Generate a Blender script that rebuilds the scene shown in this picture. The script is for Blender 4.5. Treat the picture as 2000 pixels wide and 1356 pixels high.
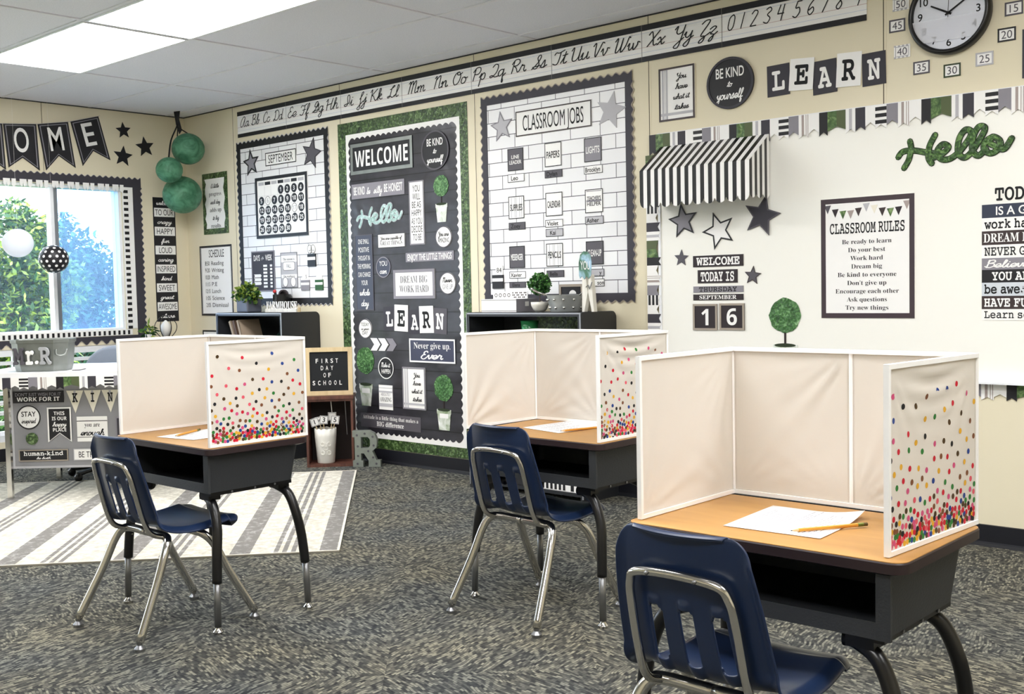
import bpy, bmesh, math, random
from mathutils import Vector, Matrix, Euler
for o in list(bpy.data.objects): bpy.data.objects.remove(o)
S = bpy.context.scene
COL = S.collection
PI = math.pi
V = Vector

# ------------------------------------------------------------------ camera
YAW, PITCH, ROLL, FPX = 0.73785, -0.05335, -0.02104, 2147.5
fw = V((-math.sin(YAW)*math.cos(PITCH), math.cos(YAW)*math.cos(PITCH), math.sin(PITCH)))
rt = fw.cross(V((0, 0, 1))).normalized(); up = rt.cross(fw)
r2 = rt*math.cos(ROLL)+up*math.sin(ROLL); u2 = up*math.cos(ROLL)-rt*math.sin(ROLL)
cd = bpy.data.cameras.new('camera'); cam = bpy.data.objects.new('camera', cd); COL.objects.link(cam)
M = Matrix((r2, u2, -fw)).transposed().to_4x4(); M.translation = (7.5402, -4.6179, 1.1000)
cam.matrix_world = M
cd.sensor_fit = 'HORIZONTAL'; cd.sensor_width = 36.0; cd.lens = 36.0*FPX/2000.0; cd.clip_start = .05; cd.clip_end = 200
S.camera = cam
# ------------------------------------------------------------------ view, world, sun
S.view_settings.view_transform = 'Standard'; S.view_settings.look = 'None'
S.view_settings.gamma = 1.0; S.view_settings.use_curve_mapping = False
S.view_settings.exposure = 1.1
W = bpy.data.worlds.new('bright_sky'); W.use_nodes = True; S.world = W
bg = W.node_tree.nodes['Background']; bg.inputs[0].default_value = (0.80, 0.89, 1.0, 1); bg.inputs[1].default_value = 4.0
sun_d = bpy.data.lights.new('sun', 'SUN'); sun_d.energy = 1.6; sun_d.angle = 0.05; sun_d.color = (1, .95, .85)
sun = bpy.data.objects.new('sun', sun_d); COL.objects.link(sun); sun.rotation_euler = Euler((math.radians(38), 0, math.radians(160))); sun.location = (-6, -3, 9)
LAMP = 10.0            # emission of every ceiling light's diffuser
try:
    S.cycles.max_bounces = 10; S.cycles.diffuse_bounces = 6; S.cycles.glossy_bounces = 5
    S.cycles.transmission_bounces = 6; S.cycles.transparent_max_bounces = 12
    S.cycles.sample_clamp_indirect = 8.0; S.cycles.caustics_reflective = False; S.cycles.caustics_refractive = False
except Exception: pass

# ------------------------------------------------------------------ materials
def lin(h):
    if isinstance(h, str):
        h = h.lstrip('#'); c = [int(h[i:i+2], 16)/255 for i in (0, 2, 4)]
    else: c = h
    return tuple((x/12.92 if x <= .04045 else ((x+.055)/1.055)**2.4) for x in c)+(1,)
MC = {}
def mat(name, hexc, rough=.6, metal=0., spec=.4, var=.04, scale=30., bump=0., trans=0., coat=0.):
    """principled surface whose colour is broken up by a faint procedural noise"""
    if name in MC: return MC[name]
    m = bpy.data.materials.new(name); m.use_nodes = True; nt = m.node_tree; b = nt.nodes['Principled BSDF']
    b.inputs['Roughness'].default_value = rough; b.inputs['Metallic'].default_value = metal
    b.inputs['Specular IOR Level'].default_value = spec; b.inputs['Coat Weight'].default_value = coat
    c = lin(hexc)
    g = nt.nodes.new('ShaderNodeNewGeometry'); n = nt.nodes.new('ShaderNodeTexNoise'); n.inputs['Scale'].default_value = scale
    nt.links.new(g.outputs['Position'], n.inputs['Vector'])
    mx = nt.nodes.new('ShaderNodeMix'); mx.data_type = 'RGBA'
    mx.inputs['A'].default_value = tuple(min(1, x*(1+var)) for x in c[:3])+(1,)
    mx.inputs['B'].default_value = tuple(x*(1-var) for x in c[:3])+(1,)
    nt.links.new(n.outputs['Fac'], mx.inputs['Factor']); nt.links.new(mx.outputs['Result'], b.inputs['Base Color'])
    if bump:
        bp = nt.nodes.new('ShaderNodeBump'); bp.inputs['Strength'].default_value = bump; bp.inputs['Distance'].default_value = .01
        nt.links.new(n.outputs['Fac'], bp.inputs['Height']); nt.links.new(bp.outputs['Normal'], b.inputs['Normal'])
    if trans: b.inputs['Transmission Weight'].default_value = trans
    MC[name] = m; return m
def nodes(name):
    m = bpy.data.materials.new(name); m.use_nodes = True; MC[name] = m
    nt = m.node_tree; return m, nt, nt.nodes['Principled BSDF']
def N(nt, t, **k):
    n = nt.nodes.new(t)
    for a, v in k.items():
        if a.startswith('i_'): n.inputs[a[2:].replace('_', ' ')].default_value = v
        else: setattr(n, a, v)
    return n
def ramp(nt, stops, interp='LINEAR'):
    r = nt.nodes.new('ShaderNodeValToRGB'); r.color_ramp.interpolation = interp; e = r.color_ramp.elements
    while len(e) < len(stops): e.new(.5)
    for i, (p, c) in enumerate(stops): e[i].position = p; e[i].color = lin(c)
    return r
def mth(nt, op, a, b=None, c=None):
    n = nt.nodes.new('ShaderNodeMath'); n.operation = op
    for i, x in enumerate((a, b, c)):
        if x is None: continue
        if isinstance(x, (int, float)): n.inputs[i].default_value = x
        else: nt.links.new(x, n.inputs[i])
    return n.outputs[0]
black = mat('black_paper', '#1c1b1f', .5); ink = mat('black_ink', '#131316', .7, var=.0)
char = mat('charcoal_paper', '#3a3840', .6); grey = mat('grey_paper', '#8b8890', .6); lgrey = mat('light_grey_paper', '#b9b8bd', .6); dgrey = mat('dark_grey_paper', '#57545b', .6)
white = mat('white_paper', '#f4f3f1', .55, var=.01); cream = mat('cream_paper', '#ebe6d6', .6)
chrome = mat('chrome_tube', '#cfcdc9', .16, 1., var=.02); zinc = mat('zinc_metal', '#8f938f', .45, .85, var=.25, scale=14, bump=.1)
silver = mat('silver_tube', '#8d8e90', .35, .9)
taupe = mat('taupe_frame', '#a2978a', .5); brown = mat('dark_brown_frame', '#3b2f2f', .5)

def wall_paint():
    m, nt, b = nodes('cream_wall_paint')
    g = N(nt, 'ShaderNodeNewGeometry'); n = N(nt, 'ShaderNodeTexNoise', i_Scale=1.3, i_Detail=4.); nt.links.new(g.outputs['Position'], n.inputs['Vector'])
    f = N(nt, 'ShaderNodeTexNoise', i_Scale=260.); nt.links.new(g.outputs['Position'], f.inputs['Vector'])
    r = ramp(nt, [(.3, '#e1d8bc'), (.7, '#e7dec6')]); nt.links.new(n.outputs['Fac'], r.inputs[0]); nt.links.new(r.outputs[0], b.inputs['Base Color'])
    bp = N(nt, 'ShaderNodeBump', i_Strength=.06, i_Distance=.004); nt.links.new(f.outputs['Fac'], bp.inputs['Height']); nt.links.new(bp.outputs[0], b.inputs['Normal'])
    b.inputs['Roughness'].default_value = .75; return m
def ceil_mat():
    m, nt, b = nodes('ceiling_tile'); g = N(nt, 'ShaderNodeNewGeometry'); f = N(nt, 'ShaderNodeTexNoise', i_Scale=180.); nt.links.new(g.outputs['Position'], f.inputs['Vector'])
    r = ramp(nt, [(.3, '#dcdde8'), (.7, '#eaebf3')]); nt.links.new(f.outputs['Fac'], r.inputs[0]); nt.links.new(r.outputs[0], b.inputs['Base Color']); b.inputs['Roughness'].default_value = .9
    return m
def carpet():
    m, nt, b = nodes('patterned_carpet'); L = nt.links.new
    g = N(nt, 'ShaderNodeNewGeometry'); mp = N(nt, 'ShaderNodeMapping'); mp.inputs['Rotation'].default_value = (0, 0, math.radians(45)); L(g.outputs['Position'], mp.inputs['Vector'])
    ck = N(nt, 'ShaderNodeTexChecker', i_Scale=1.64); L(mp.outputs[0], ck.inputs['Vector'])
    outs = []
    for ang in (12, 78):     # short woven dashes, laid two ways in alternate diamonds
        q = N(nt, 'ShaderNodeMapping'); q.inputs['Rotation'].default_value = (0, 0, math.radians(ang)); L(g.outputs['Position'], q.inputs['Vector'])
        w = N(nt, 'ShaderNodeTexNoise', i_Scale=9., i_Detail=1.); L(g.outputs['Position'], w.inputs['Vector']); wa = N(nt, 'ShaderNodeVectorMath', operation='SCALE'); wa.inputs['Scale'].default_value = .035; L(w.outputs['Color'], wa.inputs[0]); ad = N(nt, 'ShaderNodeVectorMath', operation='ADD'); L(q.outputs[0], ad.inputs[0]); L(wa.outputs[0], ad.inputs[1])
        t = N(nt, 'ShaderNodeTexBrick', i_Scale=1.); t.inputs['Brick Width'].default_value = .021; t.inputs['Row Height'].default_value = .0085; t.inputs['Mortar Size'].default_value = .001; t.inputs['Mortar Smooth'].default_value = .6; t.offset = .37
        t.inputs['Color1'].default_value = (0, 0, 0, 1); t.inputs['Color2'].default_value = (1, 1, 1, 1); t.inputs['Mortar'].default_value = (.2, .2, .2, 1); L(ad.outputs[0], t.inputs['Vector'])
        n = N(nt, 'ShaderNodeTexNoise', i_Scale=55., i_Detail=2.); L(g.outputs['Position'], n.inputs['Vector']); sm = mth(nt, 'MULTIPLY_ADD', t.outputs['Color'], .62, mth(nt, 'MULTIPLY', n.outputs['Fac'], .38)); outs.append(sm)
    mx = N(nt, 'ShaderNodeMix'); L(ck.outputs['Fac'], mx.inputs['Factor']); L(outs[0], mx.inputs['A']); L(outs[1], mx.inputs['B'])
    r = ramp(nt, [(.12, '#2c2d2f'), (.36, '#4a4b49'), (.6, '#6f6e66'), (.85, '#9d9b8c')]); L(mx.outputs['Result'], r.inputs[0])
    big = N(nt, 'ShaderNodeTexNoise', i_Scale=2.2, i_Detail=3.); L(g.outputs['Position'], big.inputs['Vector'])
    hue = ramp(nt, [(.35, '#dfe3ea'), (.65, '#fffaf0')]); L(big.outputs['Fac'], hue.inputs[0])
    mul = N(nt, 'ShaderNodeMix', data_type='RGBA', blend_type='MULTIPLY'); mul.inputs['Factor'].default_value = 1; L(r.outputs[0], mul.inputs['A']); L(hue.outputs[0], mul.inputs['B'])
    L(mul.outputs['Result'], b.inputs['Base Color']); b.inputs['Roughness'].default_value = .95; b.inputs['Specular IOR Level'].default_value = .1
    bp = N(nt, 'ShaderNodeBump', i_Strength=.5, i_Distance=.004); L(mx.outputs['Result'], bp.inputs['Height']); L(bp.outputs[0], b.inputs['Normal'])
    return m
def bricks():
    m, nt, b = nodes('white_brick_paper'); L = nt.links.new
    g = N(nt, 'ShaderNodeNewGeometry'); s = N(nt, 'ShaderNodeSeparateXYZ'); L(g.outputs['Position'], s.inputs[0]); c = N(nt, 'ShaderNodeCombineXYZ'); L(s.outputs[0], c.inputs[0]); L(s.outputs[2], c.inputs[1])
    t = N(nt, 'ShaderNodeTexBrick', i_Scale=1.); t.inputs['Brick Width'].default_value = .2; t.inputs['Row Height'].default_value = .0755; t.inputs['Mortar Size'].default_value = .0022; t.inputs['Mortar Smooth'].default_value = .1
    t.inputs['Color1'].default_value = lin('#e6e6e8'); t.inputs['Color2'].default_value = lin('#efeff0'); t.inputs['Mortar'].default_value = lin('#4b4b50'); L(c.outputs[0], t.inputs['Vector'])
    L(t.outputs['Color'], b.inputs['Base Color']); b.inputs['Roughness'].default_value = .38
    n = N(nt, 'ShaderNodeTexNoise', i_Scale=7., i_Detail=2.); L(g.outputs['Position'], n.inputs['Vector']); bp = N(nt, 'ShaderNodeBump', i_Strength=.25, i_Distance=.02); L(n.outputs['Fac'], bp.inputs['Height']); L(bp.outputs[0], b.inputs['Normal'])
    return m
def shiplap():
    m, nt, b = nodes('black_shiplap_paper'); L = nt.links.new
    g = N(nt, 'ShaderNodeNewGeometry'); s = N(nt, 'ShaderNodeSeparateXYZ'); L(g.outputs['Position'], s.inputs[0])
    fr = mth(nt, 'FRACT', mth(nt, 'MULTIPLY', s.outputs[2], 8.3)); line = mth(nt, 'LESS_THAN', fr, .05)
    n = N(nt, 'ShaderNodeTexNoise', i_Scale=5., i_Detail=3.); mp = N(nt, 'ShaderNodeMapping'); mp.inputs['Scale'].default_value = (1, 1, 2.5); L(g.outputs['Position'], mp.inputs['Vector']); L(mp.outputs[0], n.inputs['Vector'])
    r = ramp(nt, [(.3, '#232228'), (.7, '#3a3940')]); L(n.outputs['Fac'], r.inputs[0])
    mx = N(nt, 'ShaderNodeMix', data_type='RGBA'); L(line, mx.inputs['Factor']); L(r.outputs[0], mx.inputs['A']); mx.inputs['B'].default_value = lin('#0d0d10'); L(mx.outputs['Result'], b.inputs['Base Color'])
    b.inputs['Roughness'].default_value = .3
    n2 = N(nt, 'ShaderNodeTexNoise', i_Scale=4.5, i_Detail=2.); L(g.outputs['Position'], n2.inputs['Vector'])
    bp = N(nt, 'ShaderNodeBump', i_Strength=.45, i_Distance=.03); L(n2.outputs['Fac'], bp.inputs['Height']); L(bp.outputs[0], b.inputs['Normal'])
    return m
def leafy(name, cols, scale=60., rough=.5):
    m, nt, b = nodes(name); L = nt.links.new
    g = N(nt, 'ShaderNodeNewGeometry'); v = N(nt, 'ShaderNodeTexVoronoi', i_Scale=scale); n = N(nt, 'ShaderNodeTexNoise', i_Scale=scale*.7, i_Detail=3., i_Distortion=1.5)
    L(g.outputs['Position'], v.inputs['Vector']); L(g.outputs['Position'], n.inputs['Vector'])
    r = ramp(nt, cols); L(n.outputs['Fac'], r.inputs[0]); L(r.outputs[0], b.inputs['Base Color']); b.inputs['Roughness'].default_value = rough
    bp = N(nt, 'ShaderNodeBump', i_Strength=.4, i_Distance=.01); L(v.outputs['Distance'], bp.inputs['Height']); L(bp.outputs[0], b.inputs['Normal'])
    return m
def wood(name, c1, c2, rough=.45, ax=0):
    m, nt, b = nodes(name); L = nt.links.new
    g = N(nt, 'ShaderNodeNewGeometry'); mp = N(nt, 'ShaderNodeMapping'); sc = [14, 14, 14]; sc[ax] = 1.6; mp.inputs['Scale'].default_value = sc; L(g.outputs['Position'], mp.inputs['Vector'])
    n = N(nt, 'ShaderNodeTexNoise', i_Scale=2.5, i_Detail=5., i_Distortion=.6); L(mp.outputs[0], n.inputs['Vector']); r = ramp(nt, [(.3, c1), (.7, c2)]); L(n.outputs['Fac'], r.inputs[0]); L(r.outputs[0], b.inputs['Base Color'])
    b.inputs['Roughness'].default_value = rough; return m
WALLP = wall_paint(); CEIL = ceil_mat(); CARPET = carpet(); BRICK = bricks(); SHIP = shiplap()
GRASS = leafy('boxwood_paper', [(.3, '#1b2a18'), (.5, '#385029'), (.62, '#627d4a'), (.75, '#9fb48b')], 55, .4)
TOPI = leafy('green_topiary_print', [(.3, '#1f3f1c'), (.5, '#3c6b35'), (.65, '#6f9e63'), (.8, '#b5d2a8')], 60, .5)
DESKTOP = wood('honey_laminate', '#ab7f44', '#b5884b', .42, 0)
CRATEW = wood('reddish_crate_wood', '#4a2c25', '#6e4436', .5, 2); PINE = wood('pale_pine', '#cdb58a', '#dcc79e', .5, 2); PALEW = wood('whitewashed_wood', '#d9d6cc', '#efece3', .6, 2)
PLASTIC = mat('navy_plastic', '#1a2a49', .3, 0, .5, var=.05, scale=8); STEELB = mat('black_enamel', '#0f0f11', .3, 0, .5); BOXM = mat('charcoal_metal', '#303235', .5, 0, .4, var=.05, scale=200, bump=.08)
EDGE = mat('dark_brown_edge', '#2c2022', .45); FABRIC = mat('white_nylon', '#e9e4dc', .75, 0, .2, var=.012, scale=4, bump=.0); 
_nt = FABRIC.node_tree; _p = _nt.nodes['Principled BSDF']; _t = _nt.nodes.new('ShaderNodeBsdfTranslucent'); _t.inputs[0].default_value = lin('#e4dfd8'); _mx = _nt.nodes.new('ShaderNodeMixShader'); _mx.inputs[0].default_value = .3
_nt.links.new(_p.outputs[0], _mx.inputs[1]); _nt.links.new(_t.outputs[0], _mx.inputs[2]); _nt.links.new(_mx.outputs[0], _nt.nodes['Material Output'].inputs[0])
PIPING = mat('white_piping', '#f6f5f4', .6)
SHELFM = mat('black_shelf_metal', '#26282c', .42, 0, .45); TABLEW = mat('white_table_top', '#f3f4f7', .25); BASEB = mat('black_vinyl_base', '#1d1e24', .35)
FRAMEW = mat('white_vinyl_frame', '#eef0f4', .35); ALU = mat('anodised_aluminium', '#8f959c', .35, .6); BOARD = mat('whiteboard_enamel', '#f6f5ee', .25, 0, .5, var=.006)
PENY = mat('pencil_yellow', '#d99a35', .4); LANT = leafy('green_tissue', [(.3, '#2c6446'), (.7, '#5a9575')], 18, .55)

# ------------------------------------------------------------------ mesh builder
class Fr:
    """a plane to build on: origin, right, up and outward normal"""
    def __init__(s, o, r, u): s.o = V(o); s.r = V(r).normalized(); s.u = V(u).normalized(); s.n = s.r.cross(s.u)
    def __call__(s, a, b, d=0.): return s.o+s.r*a+s.u*b+s.n*d
    def sub(s, a, b, d=0., rot=0.):
        c, k = math.cos(rot), math.sin(rot); return Fr(s(a, b, d), s.r*c+s.u*k, s.u*c-s.r*k)
LW = Fr((0, 0, 0), (1, 0, 0), (0, 0, 1)); WW = Fr((0, 0, 0), (0, 1, 0), (0, 0, 1)); XY = Fr((0, 0, 0), (1, 0, 0), (0, 1, 0))
def arc(cx, cy, rx, ry, a0=0., a1=2*PI, n=32, close=True):
    return [(cx+rx*math.cos(a0+(a1-a0)*i/n), cy+ry*math.sin(a0+(a1-a0)*i/n)) for i in range(n if close else n+1)]
def rrect(x0, y0, x1, y1, r, n=5):
    p = []
    for cx, cy, a in ((x1-r, y0+r, -PI/2), (x1-r, y1-r, 0), (x0+r, y1-r, PI/2), (x0+r, y0+r, PI)): p += arc(cx, cy, r, r, a, a+PI/2, n, False)
    return p
def star(cx, cy, r, rot=0., k=.45): return [(cx+(r if i % 2 == 0 else r*k)*math.cos(PI/2+rot+i*PI/5), cy+(r if i % 2 == 0 else r*k)*math.sin(PI/2+rot+i*PI/5)) for i in range(10)]
class MB:
    def __init__(s): s.v = []; s.f = []; s.m = []; s.mats = []; s.cur = 0
    def use(s, m):
        if m not in s.mats: s.mats.append(m)
        s.cur = s.mats.index(m); return s
    def add(s, vs, fs):
        b = len(s.v); s.v += [tuple(x) for x in vs]
        for f in fs: s.f.append([b+i for i in f]); s.m.append(s.cur)
        return s
    def flat(s, F, poly, d=0.):
        return s.add([F(a, b, d) for a, b in poly], [list(range(len(poly)))])
    def prism(s, F, poly, d0, d1):
        A = sum(poly[i-1][0]*poly[i][1]-poly[i][0]*poly[i-1][1] for i in range(len(poly)))
        if A < 0: poly = poly[::-1]
        n = len(poly); vs = [F(a, b, d0) for a, b in poly]+[F(a, b, d1) for a, b in poly]
        return s.add(vs, [list(range(n))[::-1], list(range(n, 2*n))]+[[i, (i+1) % n, n+(i+1) % n, n+i] for i in range(n)])
    def rect(s, F, a0, b0, a1, b1, d0, d1): return s.prism(F, [(a0, b0), (a1, b0), (a1, b1), (a0, b1)], d0, d1)
    def box(s, lo, hi): return s.prism(XY, [(lo[0], lo[1]), (hi[0], lo[1]), (hi[0], hi[1]), (lo[0], hi[1])], lo[2], hi[2])
    def ring(s, F, outer, inner, d0, d1):
        n = len(outer); vs = []
        for d in (d0, d1): vs += [F(a, b, d) for a, b in outer]+[F(a, b, d) for a, b in inner]
        f = []
        for i in range(n):
            j = (i+1) % n
            f += [[2*n+i, 2*n+j, 3*n+j, 3*n+i], [i, n+i, n+j, j], [i, j, 2*n+j, 2*n+i], [n+i, 3*n+i, 3*n+j, n+j]]
        return s.add(vs, f)
    def frame(s, F, a0, b0, a1, b1, w, d0, d1): return s.ring(F, [(a0, b0), (a1, b0), (a1, b1), (a0, b1)], [(a0+w, b0+w), (a1-w, b0+w), (a1-w, b1-w), (a0+w, b1-w)], d0, d1)
    def tube(s, pts, r, n=10, caps=True):
        pts = [V(p) for p in pts]; rs = r if isinstance(r, (list, tuple)) else [r]*len(pts); ref = None; vs = []
        for i, p in enumerate(pts):
            t = ((pts[min(i+1, len(pts)-1)]-p).normalized()+(p-pts[max(i-1, 0)]).normalized()).normalized() if 0 < i < len(pts)-1 else (pts[1]-pts[0] if i == 0 else pts[-1]-pts[-2]).normalized()
            if ref is None: ref = t.orthogonal().normalized()
            ref = (ref-t*ref.dot(t)).normalized(); bn = t.cross(ref)
            vs += [p+(ref*math.cos(2*PI*k/n)+bn*math.sin(2*PI*k/n))*rs[i] for k in range(n)]
        f = [[i*n+k, i*n+(k+1) % n, (i+1)*n+(k+1) % n, (i+1)*n+k] for i in range(len(pts)-1) for k in range(n)]
        if caps: f += [list(range(n))[::-1], [(len(pts)-1)*n+k for k in range(n)]]
        return s.add(vs, f)
    def lathe(s, c, prof, n=24, axis=None, caps=True):
        F = axis or XY; vs = []; c = V(c)
        for r, z in prof: vs += [c+F.r*(r*math.cos(2*PI*k/n))+F.u*(r*math.sin(2*PI*k/n))+F.n*z for k in range(n)]
        f = [[i*n+k, i*n+(k+1) % n, (i+1)*n+(k+1) % n, (i+1)*n+k] for i in range(len(prof)-1) for k in range(n)]
        if caps and prof[0][0] > 1e-5: f.append(list(range(n))[::-1])
        if caps and prof[-1][0] > 1e-5: f.append([(len(prof)-1)*n+k for k in range(n)])
        return s.add(vs, f)
    def sphere(s, c, r, n=24, m=14, sz=1.): return s.lathe(c, [(max(1e-6, r*math.sin(PI*i/m)), -r*sz*math.cos(PI*i/m)) for i in range(m+1)], n)
    def text(s, F, t, style, cx, base, h, w=None, d=0., maxw=None, thick=0.):
        vs, fs, x0, x1 = glyphs(t, style)
        if not vs: return s
        xs = h if w is None else w/max(1e-6, x1-x0)
        if maxw and (x1-x0)*xs > maxw: xs = maxw/(x1-x0)
        P = [(cx+(x-(x0+x1)/2)*xs, base+y*h) for x, y, z in vs]
        if not thick: return s.add([F(a, b, d+q[2]) for (a, b), q in zip(P, vs)], fs)
        n = len(P); ed = {}
        for f in fs:
            for i in range(len(f)): e = (f[i], f[(i+1) % len(f)]); ed[e] = 1
        sides = [[a, b, n+b, n+a] for a, b in ed if (b, a) not in ed]
        return s.add([F(a, b, d) for a, b in P]+[F(a, b, d+thick) for a, b in P], [[n+i for i in f] for f in fs]+[f[::-1] for f in fs]+sides)
    def ribbon(s, F, pts, w, d=0.):
        vs, fs = stroke(pts, w); return s.add([F(a, b, d+z) for a, b, z in vs], fs)
    def build(s, name, m=None, parent=None, smooth=False, origin=None):
        me = bpy.data.meshes.new(name)
        lo = [min(v[i] for v in s.v) for i in range(3)]; hi = [max(v[i] for v in s.v) for i in range(3)]
        c = V(origin) if origin else V(((lo[0]+hi[0])/2, (lo[1]+hi[1])/2, lo[2]))
        me.from_pydata([V(v)-c for v in s.v], [], s.f)
        for mm in (s.mats or [m]): me.materials.append(mm)
        if s.mats: me.polygons.foreach_set('material_index', s.m)
        if smooth:
            me.polygons.foreach_set('use_smooth', [True]*len(me.polygons))
        me.update(); o = bpy.data.objects.new(name, me); COL.objects.link(o); o['wc'] = list(c)
        if smooth and smooth is not True:
            try: me.set_sharp_from_angle(angle=math.radians(smooth))
            except Exception: pass
        if parent: o.parent = parent; o.location = c-V(parent['wc'])
        else: o.location = c
        return o
def tag(o, label, cat, group=None, kind=None):
    if label: o['label'] = label
    if cat: o['category'] = cat
    if group: o['group'] = group
    if kind: o['kind'] = kind
    return o
def empty(name, loc, label, cat, group=None):
    o = bpy.data.objects.new(name, None); COL.objects.link(o); o.location = loc; o['wc'] = list(loc); o.empty_display_size = .05
    return tag(o, label, cat, group)
def struct(name, mb, m=None, parent=None, smooth=False):
    o = mb.build(name, m, parent, smooth)
    if not parent: o['kind'] = 'structure'
    return o
def copy_tree(o, parent=None):
    c = o.copy(); COL.objects.link(c); c.parent = parent
    for ch in list(o.children): copy_tree(ch, c)
    return c

# ------------------------------------------------------------------ lettering
def spline(pts, k=5):
    if len(pts) < 3: return pts
    P = [pts[0]]+pts+[pts[-1]]; o = []
    for i in range(1, len(P)-2):
        p0, p1, p2, p3 = P[i-1:i+3]
        for j in range(k):
            t = j/k; t2 = t*t; t3 = t2*t
            o.append(tuple(.5*(2*p1[q]+(p2[q]-p0[q])*t+(2*p0[q]-5*p1[q]+4*p2[q]-p3[q])*t2+(3*p1[q]-p0[q]-3*p2[q]+p3[q])*t3) for q in (0, 1)))
    return o+[pts[-1]]
def stroke(pts, w, z0=0.):
    n = len(pts); vs = []; fs = []; h = w/2
    for i, p in enumerate(pts):
        a = pts[max(i-1, 0)]; b = pts[min(i+1, n-1)]; dx, dy = b[0]-a[0], b[1]-a[1]; l = math.hypot(dx, dy) or 1e-9; nx, ny = -dy/l*h, dx/l*h
        z = z0+i*6e-6; vs += [(p[0]+nx, p[1]+ny, z), (p[0]-nx, p[1]-ny, z)]
    fs = [[2*i, 2*i+1, 2*i+3, 2*i+2] for i in range(n-1)]
    for p, z in ((pts[0], z0-4e-6), (pts[-1], z0+n*6e-6)):
        b = len(vs); vs += [(p[0]+h*math.cos(k*PI/4), p[1]+h*math.sin(k*PI/4), z) for k in range(8)]; fs.append(list(range(b, b+8)))
    return vs, fs
SC = {}
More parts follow.
